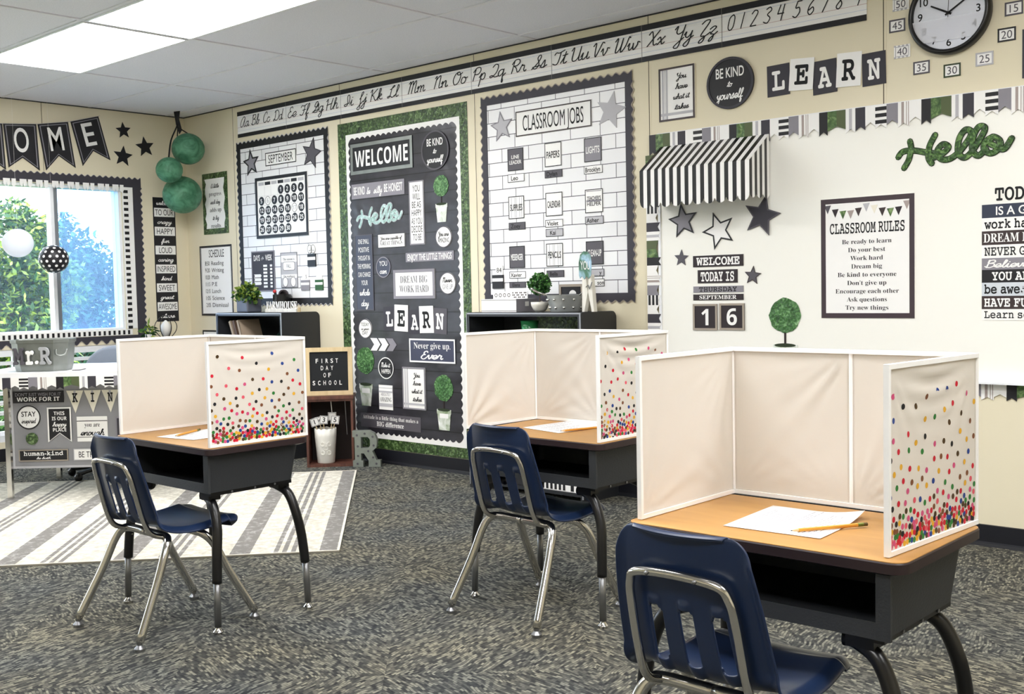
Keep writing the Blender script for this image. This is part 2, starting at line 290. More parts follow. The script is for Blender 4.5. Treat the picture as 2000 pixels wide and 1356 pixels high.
for ln in """a 12 9,8 6,10 2,8 1,3 4,0 8,4 9,10|9,10 9,3 10,0 13,2
b 10 0,1 4,10 6,18 4,20 3,15 3,3 5,0 8,2 8,7 6,9|6,9 8,7 11,8
c 9 8,8 5,10 1,7 1,3 4,0 7,1 10,4
d 12 9,8 6,10 2,8 1,3 4,0 8,4 10,20|10,20 9,3 10,0 13,2
e 9 0,2 5,4 8,7 6,10 2,8 1,3 4,0 7,1 10,4
f 7 0,1 5,10 7,18 5,20 3,14 3,-8 5,-9 6,-4 3,0 8,2
g 11 9,8 6,10 2,8 1,3 4,0 8,4 9,10|9,10 8,-6 5,-10 2,-7 7,-1 12,3
h 12 0,1 4,10 6,18 4,20 3,15 3,0|3,4 6,10 9,9 9,2 11,0 13,2
i 7 0,2 3,10|3,10 3,2 5,0 8,2|3.5,14 3.8,14.5
j 6 0,2 4,10|4,10 3,-6 0,-10 -3,-7 2,-1 7,3|4.5,14 4.8,14.5
k 11 0,1 4,10 6,18 4,20 3,15 3,0|3,4 7,10 9,8 4,5|4,5 8,1 12,2
l 7 0,1 4,9 6,17 4,20 3,15 3,3 5,0 8,2
m 15 0,6 2,10 2,0|2,5 5,10 7,9 7,0|7,5 10,10 12,9 12,2 14,0 16,2
n 11 0,6 2,10 2,0|2,5 6,10 8,9 8,2 10,0 12,2
o 10 6,10 2,9 1,3 4,0 8,2 8,8 5,10 8,8 11,9
p 10 0,4 3,10|3,10 2,-10|2,4 6,10 9,8 9,2 6,0 3,2
q 12 9,8 6,10 2,8 1,3 4,0 8,4 9,10|9,10 9,-9 11,-9 9,-2 13,3
r 10 0,2 3,11 4,9 7,9 7,3 9,0 11,2
s 9 0,1 5,11 6,7 6,2 3,0 1,2|5,0 10,3
t 8 0,1 4,10 5,17|5,17 4,3 6,0 9,2|1,12 8,13
u 12 0,4 2,10 2,3 4,0 8,4 9,10|9,10 9,2 11,0 13,2
v 10 0,6 2,10 3,4 5,0 8,6 8,10 11,9
w 15 0,6 2,10 2,3 4,0 7,4 7,9|7,9 8,2 10,0 13,6 13,10 16,9
x 10 0,7 3,10 5,5 7,0 10,2|9,10 1,0
y 11 0,6 2,10 2,4 5,2 8,6 9,10|9,10 8,-6 5,-10 2,-7 7,-1 12,3
z 10 0,7 4,10 7,8 2,1 6,-1 5,-8 2,-9 3,-5 10,2
A 18 14,18 9,20 3,14 1,5 4,0 9,3 14,18|14,18 13,3 15,0 18,2
B 16 3,18 4,20 4,0|3,14 5,19 11,20 13,15 6,11|6,11 13,10 14,4 9,0 4,1 1,3
C 13 11,16 10,20 6,20 1,12 2,3 7,0 12,3
D 17 5,19 4,2 1,0 0,2 4,3 8,0 14,3 16,12 11,19 5,19 2,16
E 12 10,17 8,20 4,18 4,13 7,11 3,10 1,4 4,0 8,0 11,4
F 14 1,15 3,18 8,17 15,20|10,18 9,4 6,0 1,2|6,9 13,10
G 14 0,1 6,6 10,17 7,20 4,16 4,11 10,11 12,16 12,3 8,0 2,2 14,5
H 16 0,16 3,20|3,20 3,0|14,20 12,10 12,2 14,0 17,2|2,9 13,11
I 12 10,5 9,16 6,20 4,16 7,4 3,0 0,3 10,5
J 11 2,8 8,18 6,20 4,14 5,-8 2,-10 0,-7 10,4
K 15 0,16 3,20 3,0|13,20 4,10 7,9 12,1 16,2
L 13 2,14 6,16 10,19 8,20 5,15 4,4 1,0 -1,2 4,3 9,0 13,3
M 18 0,17 2,20 3,18 2,0|3,14 6,20 8,18 8,0|9,14 12,20 14,18 14,3 16,0 19,2
N 14 0,17 2,20 3,18 2,0|3,14 8,20 10,18 10,3 12,0 15,2
O 15 8,20 3,17 1,8 5,0 11,3 13,13 9,20 6,17 10,15 15,18
P 13 4,19 3,0|1,14 5,20 11,20 13,15 10,10 4,10
Q 14 3,16 7,20 12,17 11,7 4,0 1,2 5,3 10,0 15,1
R 15 4,19 3,0|1,14 5,20 11,20 13,15 9,11 5,11 9,7 12,1 15,2
S 13 0,0 8,9 11,17 9,20 6,16 10,6 6,0 1,3 13,4
T 13 1,15 3,18 8,17 15,20|10,18 9,4 6,0 1,2
U 16 0,16 3,20 3,4 7,0 12,5 13,20|13,20 13,3 15,0 18,2
V 13 0,16 3,20 4,8 6,0 9,8 12,19 15,18
W 19 0,16 3,20 3,3 5,0 9,6 10,19|10,19 10,3 12,0 16,8 18,19 20,18
X 13 0,16 3,20 6,12 9,1 13,2|13,20 1,0
Y 14 0,16 3,20 3,12 6,9 11,12 12,20|12,20 10,-6 7,-10 4,-7 14,3
Z 13 1,16 5,20 10,18 3,1 8,-1 7,-8 3,-9 4,-5 14,3
0 11 7,20 2,16 2,4 6,0 10,4 10,16 7,20
1 6 5,20 4,0
2 11 1,16 5,20 10,16 2,0|2,0 11,0
3 11 2,18 7,20 10,16 5,11 10,6 7,0 1,2
4 12 4,20 2,9|2,9 11,9|10,20 9,0
5 11 10,20 4,20|4,20 3,12 8,12 10,6 6,0 1,2
6 11 9,20 3,12 2,4 6,0 10,4 8,9 3,6
7 10 1,20 10,20|10,20 4,0
8 11 9,17 5,20 3,15 9,6 6,0 2,4 9,14 9,17
9 11 10,16 6,20 2,15 6,10 10,14|10,18 8,0""".split('\n'):
    a, b, c = ln.split(' ', 2)
    SC[a] = (float(b), [[tuple(map(float, q.split(','))) for q in st.split(' ')] for st in c.split('|')])
GC = {}; CAP = {}
MATHF = {'bold': (0x1D5D4, 0x1D5EE, 0x1D7EC, .0), 'serif': (0x1D400, 0x1D41A, 0x1D7CE, -.006), 'serifb': (0x1D400, 0x1D41A, 0x1D7CE, .004), 'slab': (0x1D670, 0x1D68A, 0x1D7F6, .012), 'slabb': (0x1D670, 0x1D68A, 0x1D7F6, .022), 'ital': (0x1D468, 0x1D482, 0x1D7CE, 0.), 'sans': (0, 0, 0, .0), 'sansb': (0, 0, 0, .014), 'sansm': (0, 0, 0, .009)}
def glyphs(t, style):
    """outline of a word: vertices with cap height 1, faces, left and right ends"""
    key = (t, style)
    if key in GC: return GC[key]
    if style.startswith('script'):
        w = {'script': 1.55, 'scriptb': 2.5, 'scriptx': 4.6}[style]; x = 0.; vs = []; fs = []; ns = 0
        for ch in t:
            if ch not in SC: x += 7 if ch == ' ' else 4; continue
            adv, sts = SC[ch]
            for st in sts:
                P = [(p[0]+x, p[1]) for p in spline(st)]
                a, b = stroke([((px+.28*py)/20, py/20) for px, py in P], w/20, .0002*(ns % 4)); ns += 1; k = len(vs); vs += a; fs += [[k+i for i in f] for f in b]
            x += adv
    else:
        U, Lo, Dg, off = MATHF[style]; s2 = ''
        for ch in t:
            if U and 'A' <= ch <= 'Z': s2 += chr(U+ord(ch)-65)
            elif U and 'a' <= ch <= 'z': s2 += chr(Lo+ord(ch)-97)
            elif U and ch.isdigit(): s2 += chr(Dg+ord(ch)-48)
            else: s2 += ch
        cu = bpy.data.curves.new('lettering', 'FONT'); cu.body = s2; cu.size = 1; cu.offset = off; cu.resolution_u = 5
        ob = bpy.data.objects.new('lettering', cu); me = bpy.data.meshes.new_from_object(ob)
        if style not in CAP: CAP[style] = 1.; hv = glyphs('H', style)[0]; CAP[style] = max(v[1] for v in hv); del GC[('H', style)]
        k = CAP[style]
        vs = [(v.co.x/k, v.co.y/k, 0.) for v in me.vertices]; fs = [list(p.vertices) for p in me.polygons]
        bpy.data.objects.remove(ob); bpy.data.curves.remove(cu); bpy.data.meshes.remove(me)
    x0 = min([v[0] for v in vs] or [0]); x1 = max([v[0] for v in vs] or [0])
    GC[key] = (vs, fs, x0, x1); return GC[key]

# ================================================================== the room
H = 2.455; X1, Y1 = 9.4, -6.6
struct('floor', MB().box((-.15, Y1-.15, -.1), (X1+.15, .15, 0)), CARPET)
struct('ceiling', MB().box((-.15, Y1-.15, H), (X1+.15, .15, H+.1)), CEIL)
struct('wall_back', MB().box((-.15, 0, 0), (X1+.15, .15, H)), WALLP)
struct('wall_right', MB().box((X1, Y1, 0), (X1+.15, 0, H)), WALLP)
struct('wall_front', MB().box((-.15, Y1-.15, 0), (X1+.15, Y1, H)), WALLP)
WY0, WY1, WZ0, WZ1 = -1.56, -.53, .85, 1.895       # big window opening
VY0, VY1, VZ0, VZ1 = -2.3, -.42, .13, .752          # low louvred opening
m = MB()
m.box((-.15, Y1, 0), (0, -5.9, H)); m.box((-.15, -5.9, 0), (0, VY0, WZ0)); m.box((-.15, -5.9, WZ1), (0, VY0, H)); m.box((-.15, -2.5, WZ0), (0, VY0, WZ1)); m.box((-.15, VY0, 0), (0, 0, VZ0)); m.box((-.15, VY1, VZ0), (0, 0, H)); m.box((-.15, VY0, WZ1), (0, VY1, H))
m.box((-.15, VY0, VZ1), (0, VY1, WZ0)); m.box((-.15, VY0, WZ0), (0, WY0, WZ1)); m.box((-.15, WY1, WZ0), (0, VY1, WZ1))
struct('wall_left', m, WALLP)
struct('baseboard_back', MB().prism(Fr((0, 0, 0), (0, -1, 0), (0, 0, 1)), [(0, 0), (.016, 0), (.012, .012), (.006, .018), (.006, .086), (0, .088)], 0, -X1), BASEB)
struct('baseboard_left', MB().box((0, Y1, 0), (.008, 0, .086)), BASEB)
struct('trim_1', MB().box((X1-.008, Y1, 0), (X1, 0, .086)), BASEB); struct('trim_2', MB().box((0, Y1, 0), (X1, Y1+.008, .086)), BASEB)
seam = mat('panel_seam_batten', '#a89f86', .7)
k = 3
for i in range(-1, 8):
    u = .6533+1.219*i
    if u < .1 or u > X1: continue
    m = MB(); m.use(WALLP); m.rect(LW, u-.012, .087, u+.012, H-.002, .0002, .0009); m.use(mat('panel_joint_line', '#5c5545', .9)); m.rect(LW, u-.0022, .087, u+.0022, H-.002, .0009, .0011)  # dark line down the middle of each panel joint
    struct('trim_%d' % k, m); k += 1
m = MB(); m.use(seam); m.rect(WW, -1.107, 1.98, -1.101, H-.002, .0002, .0012); struct('trim_%d' % k, m); k += 1
m = MB(); m.use(mat('ceiling_edge_gap', '#3c3b3e', .9)); m.box((0, -.006, H-.007), (X1, 0, H-.001)); m.box((0, Y1, H-.007), (.006, 0, H-.001)); struct('trim_%d' % k, m); k += 1
m = MB(); GRID = mat('white_ceiling_bar', '#e3e3ea', .5)
GXS = [-.09+1.22*i for i in range(1, 8)]; GYS = [-.155-.609*i for i in range(0, 11)]
for x in GXS: m.box((x-.011, Y1, H-.006), (x+.011, -.02, H+.002))
for y in GYS: m.box((.02, y-.011, H-.005), (X1, y+.011, H+.002))
struct('trim_%d' % k, m, GRID); k += 1

# ------------------------------------------------------------------ ceiling lights
EM = bpy.data.materials.new('lamp_diffuser'); EM.use_nodes = True; nt = EM.node_tree; nt.nodes.clear()
e = N(nt, 'ShaderNodeEmission'); e.inputs[0].default_value = (1, .99, .985, 1); e.inputs[1].default_value = LAMP
o_ = N(nt, 'ShaderNodeOutputMaterial'); nt.links.new(e.outputs[0], o_.inputs[0])
def ceiling_light(x, y, label):
    x0, x1, y0, y1 = x+.014, x+1.206, y+.014, y+.595
    t = empty('ceiling_light', ((x0+x1)/2, (y0+y1)/2, H-.004), label, 'ceiling light', 'flat panel lights set in the ceiling grid')
    F = Fr((0, 0, H-.0005), (0, 1, 0), (1, 0, 0))
    MB().ring(F, [(y0, x0), (y1, x0), (y1, x1), (y0, x1)], [(y0+.012, x0+.012), (y1-.012, x0+.012), (y1-.012, x1-.012), (y0+.012, x1-.012)], .0, .010).build('frame', FRAMEW, t)
    MB().prism(F, rrect(y0+.012, x0+.012, y1-.012, x1-.012, .02), .001, .006).build('diffuser', EM, t)
ceiling_light(1.13, -1.982, 'bright ceiling light panel nearest the window corner, whole rectangle in view')
ceiling_light(2.35, -1.982, 'bright ceiling light panel cut by the photo top edge')
ceiling_light(6.01, -1.982, 'unseen ceiling light panel added above the nearest desk and whiteboard')  # this and the panels below are unseen, added to light the room
for x, y, l in ((2.35, -4.418, 'unseen ceiling light panel added over the far side of the room, window end'), (4.79, -3.2, 'unseen ceiling light panel added over the middle of the room'), (6.01, -5.027, 'unseen ceiling light panel added behind the viewer'), (7.23, -3.2, 'unseen ceiling light panel added right above the viewer')):
    ceiling_light(x, y, l)

# ------------------------------------------------------------------ windows
GL = bpy.data.materials.new('clear_glass'); GL.use_nodes = True; nt = GL.node_tree; nt.nodes.clear()
def glass(name, tint, haze, gloss):
    g = bpy.data.materials.new(name); g.use_nodes = True; nt = g.node_tree; nt.nodes.clear(); L = nt.links.new
    t = N(nt, 'ShaderNodeBsdfTransparent'); t.inputs[0].default_value = tint; gl = N(nt, 'ShaderNodeBsdfGlossy'); gl.inputs['Roughness'].default_value = .03
    f = N(nt, 'ShaderNodeFresnel'); f.inputs[0].default_value = 1.45; a = N(nt, 'ShaderNodeMixShader'); fm = mth(nt, 'MULTIPLY', f.outputs[0], gloss); L(fm, a.inputs[0]); L(t.outputs[0], a.inputs[1]); L(gl.outputs[0], a.inputs[2])
    tr = N(nt, 'ShaderNodeBsdfTranslucent'); tr.inputs[0].default_value = (.5, .66, .95, 1)
    b = N(nt, 'ShaderNodeMixShader'); b.inputs[0].default_value = haze; L(a.outputs[0], b.inputs[1]); L(tr.outputs[0], b.inputs[2])
    o = N(nt, 'ShaderNodeOutputMaterial'); L(b.outputs[0], o.inputs[0]); return g
G1 = glass('clear_window_glass', (.97, .99, 1, 1), .02, .5); G2 = glass('blue_tinted_glass', (.66, .82, .98, 1), .12, .6)
wn = MB().frame(WW, WY0, WZ0, WY1, WZ1, .022, -.13, -.02).build('window_1', FRAMEW); wn['kind'] = 'structure'
MB().rect(WW, -1.055, WZ0+.022, -1.03, WZ1-.022, -.1, -.03).build('window_mullion', FRAMEW, wn)
MB().rect(WW, -1.028, WZ0+.022, -.996, WZ1-.022, -.095, -.045).build('window_sash', ALU, wn)
MB().rect(WW, WY0+.022, WZ0+.022, -1.055, WZ1-.022, -.08, -.076).build('window_pane', G1, wn)
MB().rect(WW, -.996, WZ0+.022, WY1-.022, WZ1-.022, -.075, -.071).build('window_pane', G2, wn)
wl = MB().frame(WW, VY0, VZ0, VY1, VZ1, .045, -.12, -.004).build('window_2', FRAMEW); wl['kind'] = 'structure'
for i in range(8):
    z = VZ0+.055+i*.068; fr = Fr((0, 0, z), (0, 1, 0), (.35, 0, 1))
    MB().rect(WW.sub(0, z, -.055, 0), VY0+.03, -.012, VY1-.03, .012, -.02, .02).build('window_louver', FRAMEW, wl)
MB().rect(WW, -1.35, VZ0+.03, -1.31, VZ1-.03, -.09, -.06).build('window_mullion', ALU, wl)

w3 = MB().frame(WW, -5.9, WZ0, -2.5, WZ1, .03, -.13, -.02).build('added_window', FRAMEW); w3['kind'] = 'structure'  # unseen window, added so its daylight lifts the dark ceiling
for y in (-4.77, -3.63): MB().rect(WW, y-.02, WZ0+.03, y+.02, WZ1-.03, -.1, -.03).build('window_mullion', FRAMEW, w3)
for y in (-5.87, -4.75, -3.61): MB().rect(WW, y, WZ0+.03, y+1.08, WZ1-.03, -.08, -.076).build('window_pane', G1, w3)

# ------------------------------------------------------------------ outside
struct('ground_outside', MB().box((-14, -10, -.45), (-.16, 12, -.35)), leafy('lawn', [(.3, '#3d5a2c'), (.7, '#7b9a55')], 6, .9))
def leafmat(name, c, tr):
    m, nt, b = nodes(name); L = nt.links.new; oi = N(nt, 'ShaderNodeNewGeometry'); r = ramp(nt, [(0, c[0]), (.5, c[1]), (1, c[2])]); L(oi.outputs['Random Per Island'], r.inputs[0]); L(r.outputs[0], b.inputs['Base Color'])
    b.inputs['Roughness'].default_value = .45; t = N(nt, 'ShaderNodeBsdfTranslucent'); L(r.outputs[0], t.inputs[0]); mx = N(nt, 'ShaderNodeMixShader'); mx.inputs[0].default_value = tr
    o = nt.nodes['Material Output']; L(b.outputs[0], mx.inputs[1]); L(t.outputs[0], mx.inputs[2]); L(mx.outputs[0], o.inputs[0]); return m
LF1 = leafmat('bright_green_leaves', ('#152c14', '#35612f', '#a3b84a'), .35); LF2 = leafmat('blue_green_leaves', ('#122a26', '#274f45', '#5b8a74'), .3); LF3 = leafmat('deep_green_leaves', ('#10280f', '#2c5a2b', '#6f9a58'), .3)
BARK = wood('grey_bark', '#4a4038', '#6b6056', .9, 2)
def leaf_cloud(blobs, n, size, rng, lm, asp=.2):
    mb = MB()
    for i in range(n):
        c, r = rng.choices(blobs, [b[1]**2 for b in blobs])[0]
        d = V((rng.gauss(0, 1), rng.gauss(0, 1), rng.gauss(0, 1))).normalized()*(r[0] if isinstance(r, tuple) else r)*(rng.random()**.45)
        p = V(c)+V((d.x, d.y, d.z*.95)); a = V((rng.gauss(0, 1), rng.gauss(0, 1), rng.gauss(-.3, .8))).normalized(); b = a.orthogonal().normalized(); b.rotate(Matrix.Rotation(rng.random()*6.3, 3, a)); s = size*(.6+.8*rng.random())
        mb.add([p, p+a*s*.5+b*s*asp, p+a*s, p+a*s*.5-b*s*asp], [[0, 1, 2, 3]])
    return mb
def tree(x, y, blobs, n, size, seed, lm, name, label, cat, base=-.35, group=None):
    rng = random.Random(seed); t = empty(name, (x, y, base), label, cat, group)
    leaf_cloud(blobs, n, size, rng, lm).build('foliage', lm, t)
    mb = MB(); top = max(b[0][2] for b in blobs)
    mb.tube([(x, y, base), (x+.05, y+.03, base+(top-base)*.4), (x-.04, y, base+(top-base)*.75)], [.07, .05, .02], 8)
    for b in blobs[1:]: mb.tube([(x+.05, y+.03, base+(top-base)*.35), (V((x, y, 0))*.4+V(b[0])*.6)-V((0, 0, .15)), b[0]], [.035, .02, .008], 6)
    mb.build('trunk', BARK, t); return t
tree(-2.4, -.42, [((-2.4, -.38, .75), .62), ((-2.3, -.25, 1.4), .34), ((-2.4, -.7, 1.45), .32), ((-2.4, -.28, 1.82), .2), ((-2.3, .02, 1.2), .32), ((-2.3, -.1, 1.65), .2)], 11000, .075, 1, LF1, 'leafy_tree', 'sunlit yellow-green tree outside the left window pane', 'tree')
tree(-3.6, .9, [((-3.6, .9, .75), .66), ((-3.55, .8, 1.5), .36), ((-3.6, 1.2, 1.3), .33), ((-3.6, .5, 1.1), .45), ((-3.6, .72, 1.85), .16)], 9500, .08, 2, LF2, 'leafy_tree', 'bluish tree seen through the tinted right window pane', 'tree')
tree(-5.6, .2, [((-5.6, .2, .6), .85), ((-5.6, -.3, 1.0), .6), ((-5.7, .9, .9), .6)], 5000, .11, 3, LF2, 'leafy_tree', 'farther dark tree between the two nearer trees outside', 'tree')
for i, (x, y, l) in enumerate(((-.9, -1.4, 'dark bush behind the low louvers at the left edge'), (-.9, -.45, 'dark bush behind the low louvers beside the metal tub'), (-1.0, .75, 'dark bush behind the low louvers near the grey chair'))):
    tree(x, y, [((x, y, .1), .36), ((x, y+.12, .3), .3), ((x, y-.14, .28), .3)], 2600, .08, 10+i, LF3, 'garden_bush', l, 'bush')

# ================================================================== paper signs on the walls
def sign(name, label, cat, F, x0, z0, x1, z1, face=white, d=.001, t=.003, shape='rect', frame=None, lines=(), rot=0., pad=.1, group=None, gap=.45, vpad=None, part='lettering', xoff=0.):
    cx, cz, w, h = (x0+x1)/2, (z0+z1)/2, x1-x0, z1-z0
    f = F.sub(cx, cz, d, rot)
    if shape == 'rect': P = [(-w/2, -h/2), (w/2, -h/2), (w/2, h/2), (-w/2, h/2)]
    elif shape == 'disc': P = arc(0, 0, w/2, h/2, n=48)
    else: P = [(a*w/2, b*h/2) for a, b in shape]
    o = MB().prism(f, P, 0, t).build(name, face); tag(o, label, cat, group)
    if frame:
        fw_, fm, rise = frame
        if shape == 'rect': MB().frame(f, -w/2, -h/2, w/2, h/2, fw_, t, t+rise).build('frame', fm, o)
        elif shape == 'disc': MB().ring(f, arc(0, 0, w/2, h/2, n=48), arc(0, 0, w/2-fw_, h/2-fw_, n=48), t, t+rise).build('rim', fm, o)
        else:
            k = 1-2*fw_/w; k2 = 1-2*fw_/h
            MB().ring(f, P, [(a*k, b*k2) for a, b in P], t, t+rise).build('border', fm, o)
    if lines:
        ph = (vpad if vpad is not None else pad)*h; H_ = h-2*ph
        tot = sum(l[3] for l in lines)+gap*sum(.5*(lines[i][3]+lines[i+1][3]) for i in range(len(lines)-1))
        u = H_/tot; z = h/2-ph; byc = {}
        for i, l in enumerate(lines):
            z -= l[3]*u
            mb = byc.setdefault(l[2].name, (MB(), l[2]))[0]
            W_ = w*(1-2*pad)
            if l[0]: mb.text(f, l[0], l[1], xoff*w, z, l[3]*u, None if len(l) < 5 or l[4] is None else l[4]*w, t+.0007, W_)
            if i < len(lines)-1: z -= gap*.5*(l[3]+lines[i+1][3])*u
        for mb, mm in byc.values():
            if mb.v: mb.build(part, mm, o)
    o['t'] = t; return o, f
def star_sign(F, x, z, r, rot, fill, edge, label, d=.001, group='paper star cutouts', k=.45, ew=.74):
    f = F.sub(x, z, d, rot)
    o = MB().prism(f, star(0, 0, r, 0, k), 0, .003).build('paper_star', fill); tag(o, label, 'star', group)
    if edge: MB().ring(f, star(0, 0, r, 0, k), star(0, 0, r*ew, 0, k), .003, .0042).build('outline', edge, o)
    return o
def scallop(F, x0, z0, x1, z1, bandw, amp, per, mt, edge, name, label, d, inward=False, sides='LTRB', lipw=.006):
    """scalloped cardboard trim, one strip to each side of a board, as one thing"""
    t = empty(name, F((x0+x1)/2, z0, d), label, 'border')
    def strip(ax, a0, a1, c, sgn):
        n = max(4, round((a1-a0)/per)); S_ = []
        for i in range(n*6+1):
            a = a0+(a1-a0)*i/(n*6); S_.append((a, amp*(.5+.5*math.cos(2*PI*i/6))))
        def P(off, base): return [((a, c+sgn*(base+e+off)) if ax == 'h' else (c+sgn*(base+e+off), a)) for a, e in S_]
        def B(base): return [((a, c+sgn*base) if ax == 'h' else (c+sgn*base, a)) for a, e in S_]
        mb = MB()
        if inward: q = list(zip(B(0), B(-.0)))
        lo, hi = (B(0), P(0, bandw-amp))
        n2 = len(lo); vs = [F(a, b, d) for a, b in lo]+[F(a, b, d) for a, b in hi]+[F(a, b, d+.0025) for a, b in lo]+[F(a, b, d+.0025+.004*(i % 12 < 6)*0) for i, (a, b) in enumerate(hi)]
        fs = []
        for i in range(n2-1):
            fs += [[2*n2+i, 2*n2+i+1, 3*n2+i+1, 3*n2+i], [n2+i, n2+i+1, 3*n2+i+1, 3*n2+i], [i, i+1, 2*n2+i+1, 2*n2+i]]
        mb.add(vs, fs); mb.build('trim_strip', mt, t)
        if edge:
            mb = MB(); h2 = P(lipw, bandw-amp); vs = [F(a, b, d+.0012) for a, b in hi]+[F(a, b, d+.0012) for a, b in h2]
            mb.add(vs, [[i, i+1, n2+i+1, n2+i] for i in range(n2-1)]); mb.build('trim_edge', edge, t)
    s = -1 if inward else 1; CX = bandw*.92
    if 'B' in sides: strip('h', x0-CX, x1+CX, z0, -s)
    if 'T' in sides: strip('h', x0-CX, x1+CX, z1, s)
    if 'L' in sides: strip('v', z0, z1, x0, -s)
    if 'R' in sides: strip('v', z0, z1, x1, s)
    return t

# ---- alphabet frieze: one printed card to each run of letters
RED = mat('red_rule', '#b98a8c', .6); BLUE = mat('blue_rule', '#a9b3d6', .6)
AL = [(.717, 1.295, [('Aa', .81), ('Bb', .94), ('Cc', 1.075), ('Dd', 1.21)]), (1.297, 1.885, [('Ee', 1.37), ('Ff', 1.51), ('Gg', 1.65), ('Hh', 1.8)]), (1.887, 2.475, [('Ii', 1.97), ('Jj', 2.1), ('Kk', 2.24), ('Ll', 2.4)]),
      (2.477, 3.07, [('Mm', 2.61), ('Nn', 2.82), ('Oo', 2.985)]), (3.072, 3.676, [('Pp', 3.135), ('Qq', 3.28), ('Rr', 3.44), ('Ss', 3.59)]), (3.678, 4.27, [('Tt', 3.74), ('Uu', 3.88), ('Vv', 4.02), ('Ww', 4.185)]),
      (4.272, 4.735, [('Xx', 4.36), ('Yy', 4.52), ('Zz', 4.66)]), (4.737, 5.456, [(str(i), x) for i, x in enumerate((4.79, 4.85, 4.91, 4.98, 5.05, 5.13, 5.2, 5.27, 5.335, 5.425))])]
for x0, x1, ls in AL:
    o = MB().rect(LW, x0, 2.23, x1, 2.402, .002, .004).build('alphabet_card', white)
    tag(o, 'handwriting strip card showing '+('cursive letters %s to %s' % (ls[0][0], ls[-1][0]) if ls[0][0] != '0' else 'the numerals 0 to 9 at the right end'), 'alphabet strip', 'handwriting strip cards along the ceiling')
    MB().rect(LW, x0, 2.378, x1, 2.408, .004, .0048).rect(LW, x0, 2.224, x1, 2.25, .004, .0048).build('black_band', black, o)
    m = MB(); m.use(RED); m.rect(LW, x0, 2.2945, x1, 2.296, .004, .0044); m.use(BLUE)
    for z in (2.27, 2.365): m.rect(LW, x0, z, x1, z+.0012, .004, .0044)
    m.build('ruled_lines', None, o)
    if x0 > .8: MB().rect(LW, x0, 2.25, x0+.002, 2.378, .004, .0045).build('card_edge', grey, o)
    m = MB()
    for s_, x in ls: g_ = glyphs(s_, 'script'); m.text(LW, s_, 'script', x, 2.296, .069, (g_[3]-g_[2])*.067*(1.08 if x < 1.3 else 1.38 if len(s_) > 1 else 1.), .0052)
    m.build('lettering', ink, o)

# ---- left end of the long wall
ragged = [(-.78+.07*math.sin(i*2.3), y) for i, y in enumerate([-.86+.172*j for j in range(11)])]+[(.76+.06*math.sin(i*1.7+1), .86-.172*i) for i in range(11)]
o, f = sign('poster', 'green bordered poster reading A little progress each day adds up to big results', 'poster', LW, .23, 1.551, .558, 2.003, GRASS)
MB().prism(f, [(a*.164*.97, b*.226*.95) for a, b in ragged], .003, .004).build('torn_paper', white, o)
m = MB()
for i, (s_, st) in enumerate((('A little', 'scriptb'), ('progress', 'serif'), ('each day', 'scriptb'), ('adds up', 'serif'), ('to big', 'scriptb'), ('results', 'serif'))): m.text(f, s_, st, .005, .115-.059*i, .03, None, .0047, .2)
m.build('lettering', ink, o)
o, f = sign('schedule_poster', 'black framed SCHEDULE poster with handwritten class times', 'poster', LW, .164, .942, .59, 1.467, white, frame=(.012, black, .002))
m = MB(); m.frame(f, -.195, -.25, .195, .25, .003, .003, .0036); m.text(f, 'SCHEDULE', 'sans', .01, .175, .055, .2, .0042)
for i, s_ in enumerate(('8:50 Reading', '9:20 Writing', '10:20 Math', '11:15 P.E', '12:15 Lunch', '1:05 Science', '2:05 Dismissal')):
    a, b = s_.split(' '); y = .115-.052*i; m.text(f, a, 'sans', -.115, y, .03, .06, .0042); m.text(f, b, 'sans', -.06+.0115*len(b), y, .03, .023*len(b), .0042)
m.build('lettering', ink, o)
sign('notice_sheet', 'black edged sheet under the schedule, mostly hidden by the bookcase', 'sheet', LW, .166, .55, .5, .832, white, frame=(.012, black, .002))

# ---- September calendar board
o = MB().rect(LW, .735, 1.06, 1.707, 2.145, .001, .004).build('calendar_board', BRICK); tag(o, 'white brick paper backing of the September board', 'bulletin board')
scallop(LW, .74, 1.065, 1.70, 2.14, .05, .014, .05, black, lgrey, 'scalloped_border', 'black scalloped border around the September board', .004)
sign('month_sign', 'white SEPTEMBER header sign between two stars', 'sign', LW, 1.047, 1.991, 1.399, 2.083, white, .0045, frame=(.006, black, .001), lines=[('SEPTEMBER', 'sans', ink, 1, .86)], vpad=.2)
star_sign(LW, .873, 2.03, .1, .1, grey, black, 'grey star left of the SEPTEMBER sign', .0045); star_sign(LW, 1.569, 2.031, .108, -.25, dgrey, black, 'dark grey star right of the SEPTEMBER sign', .0045, ew=.9)
o, f = sign('calendar', 'black framed September calendar with round number discs', 'calendar', LW, .92, 1.489, 1.518, 1.917, white, .0045, .006, frame=(.022, black, .003))
m = MB(); m2 = MB()
for i in range(7):
    x = -.228+.076*i
    (m if i % 2 else m2).rect(f, x-.032, .158, x+.032, .18, .006, .0068)
    for r in range(1, 6): m2.rect(f, x-.037, .083-.067*r+.066, x+.037, .083-.067*r+.0672, .006, .0064)
    m2.rect(f, x+.0375, -.19, x+.0385, .15, .006, .0064)
m.build('weekday_print', black, o); m2.build('grid_lines', lgrey, o)
for d_ in range(1, 31):
    c = (d_+2) % 7; r = (d_+2)//7; x, y = -.228+.076*c, .115-.067*r
    fresh = d_ in (6, 17)
    q = MB().prism(f, arc(x, y, .031, .031, n=20), .006, .008).build('date_disc', white if fresh else black, o)
    if fresh: MB().ring(f, arc(x, y, .031, .031, n=20), arc(x, y, .028, .028, n=20), .008, .0084).build('disc_rim', black, q)
    MB().text(f, str(d_), 'bold', x, y-.015, .03, None, .0088, .042).build('digit', lgrey if fresh else white, q)
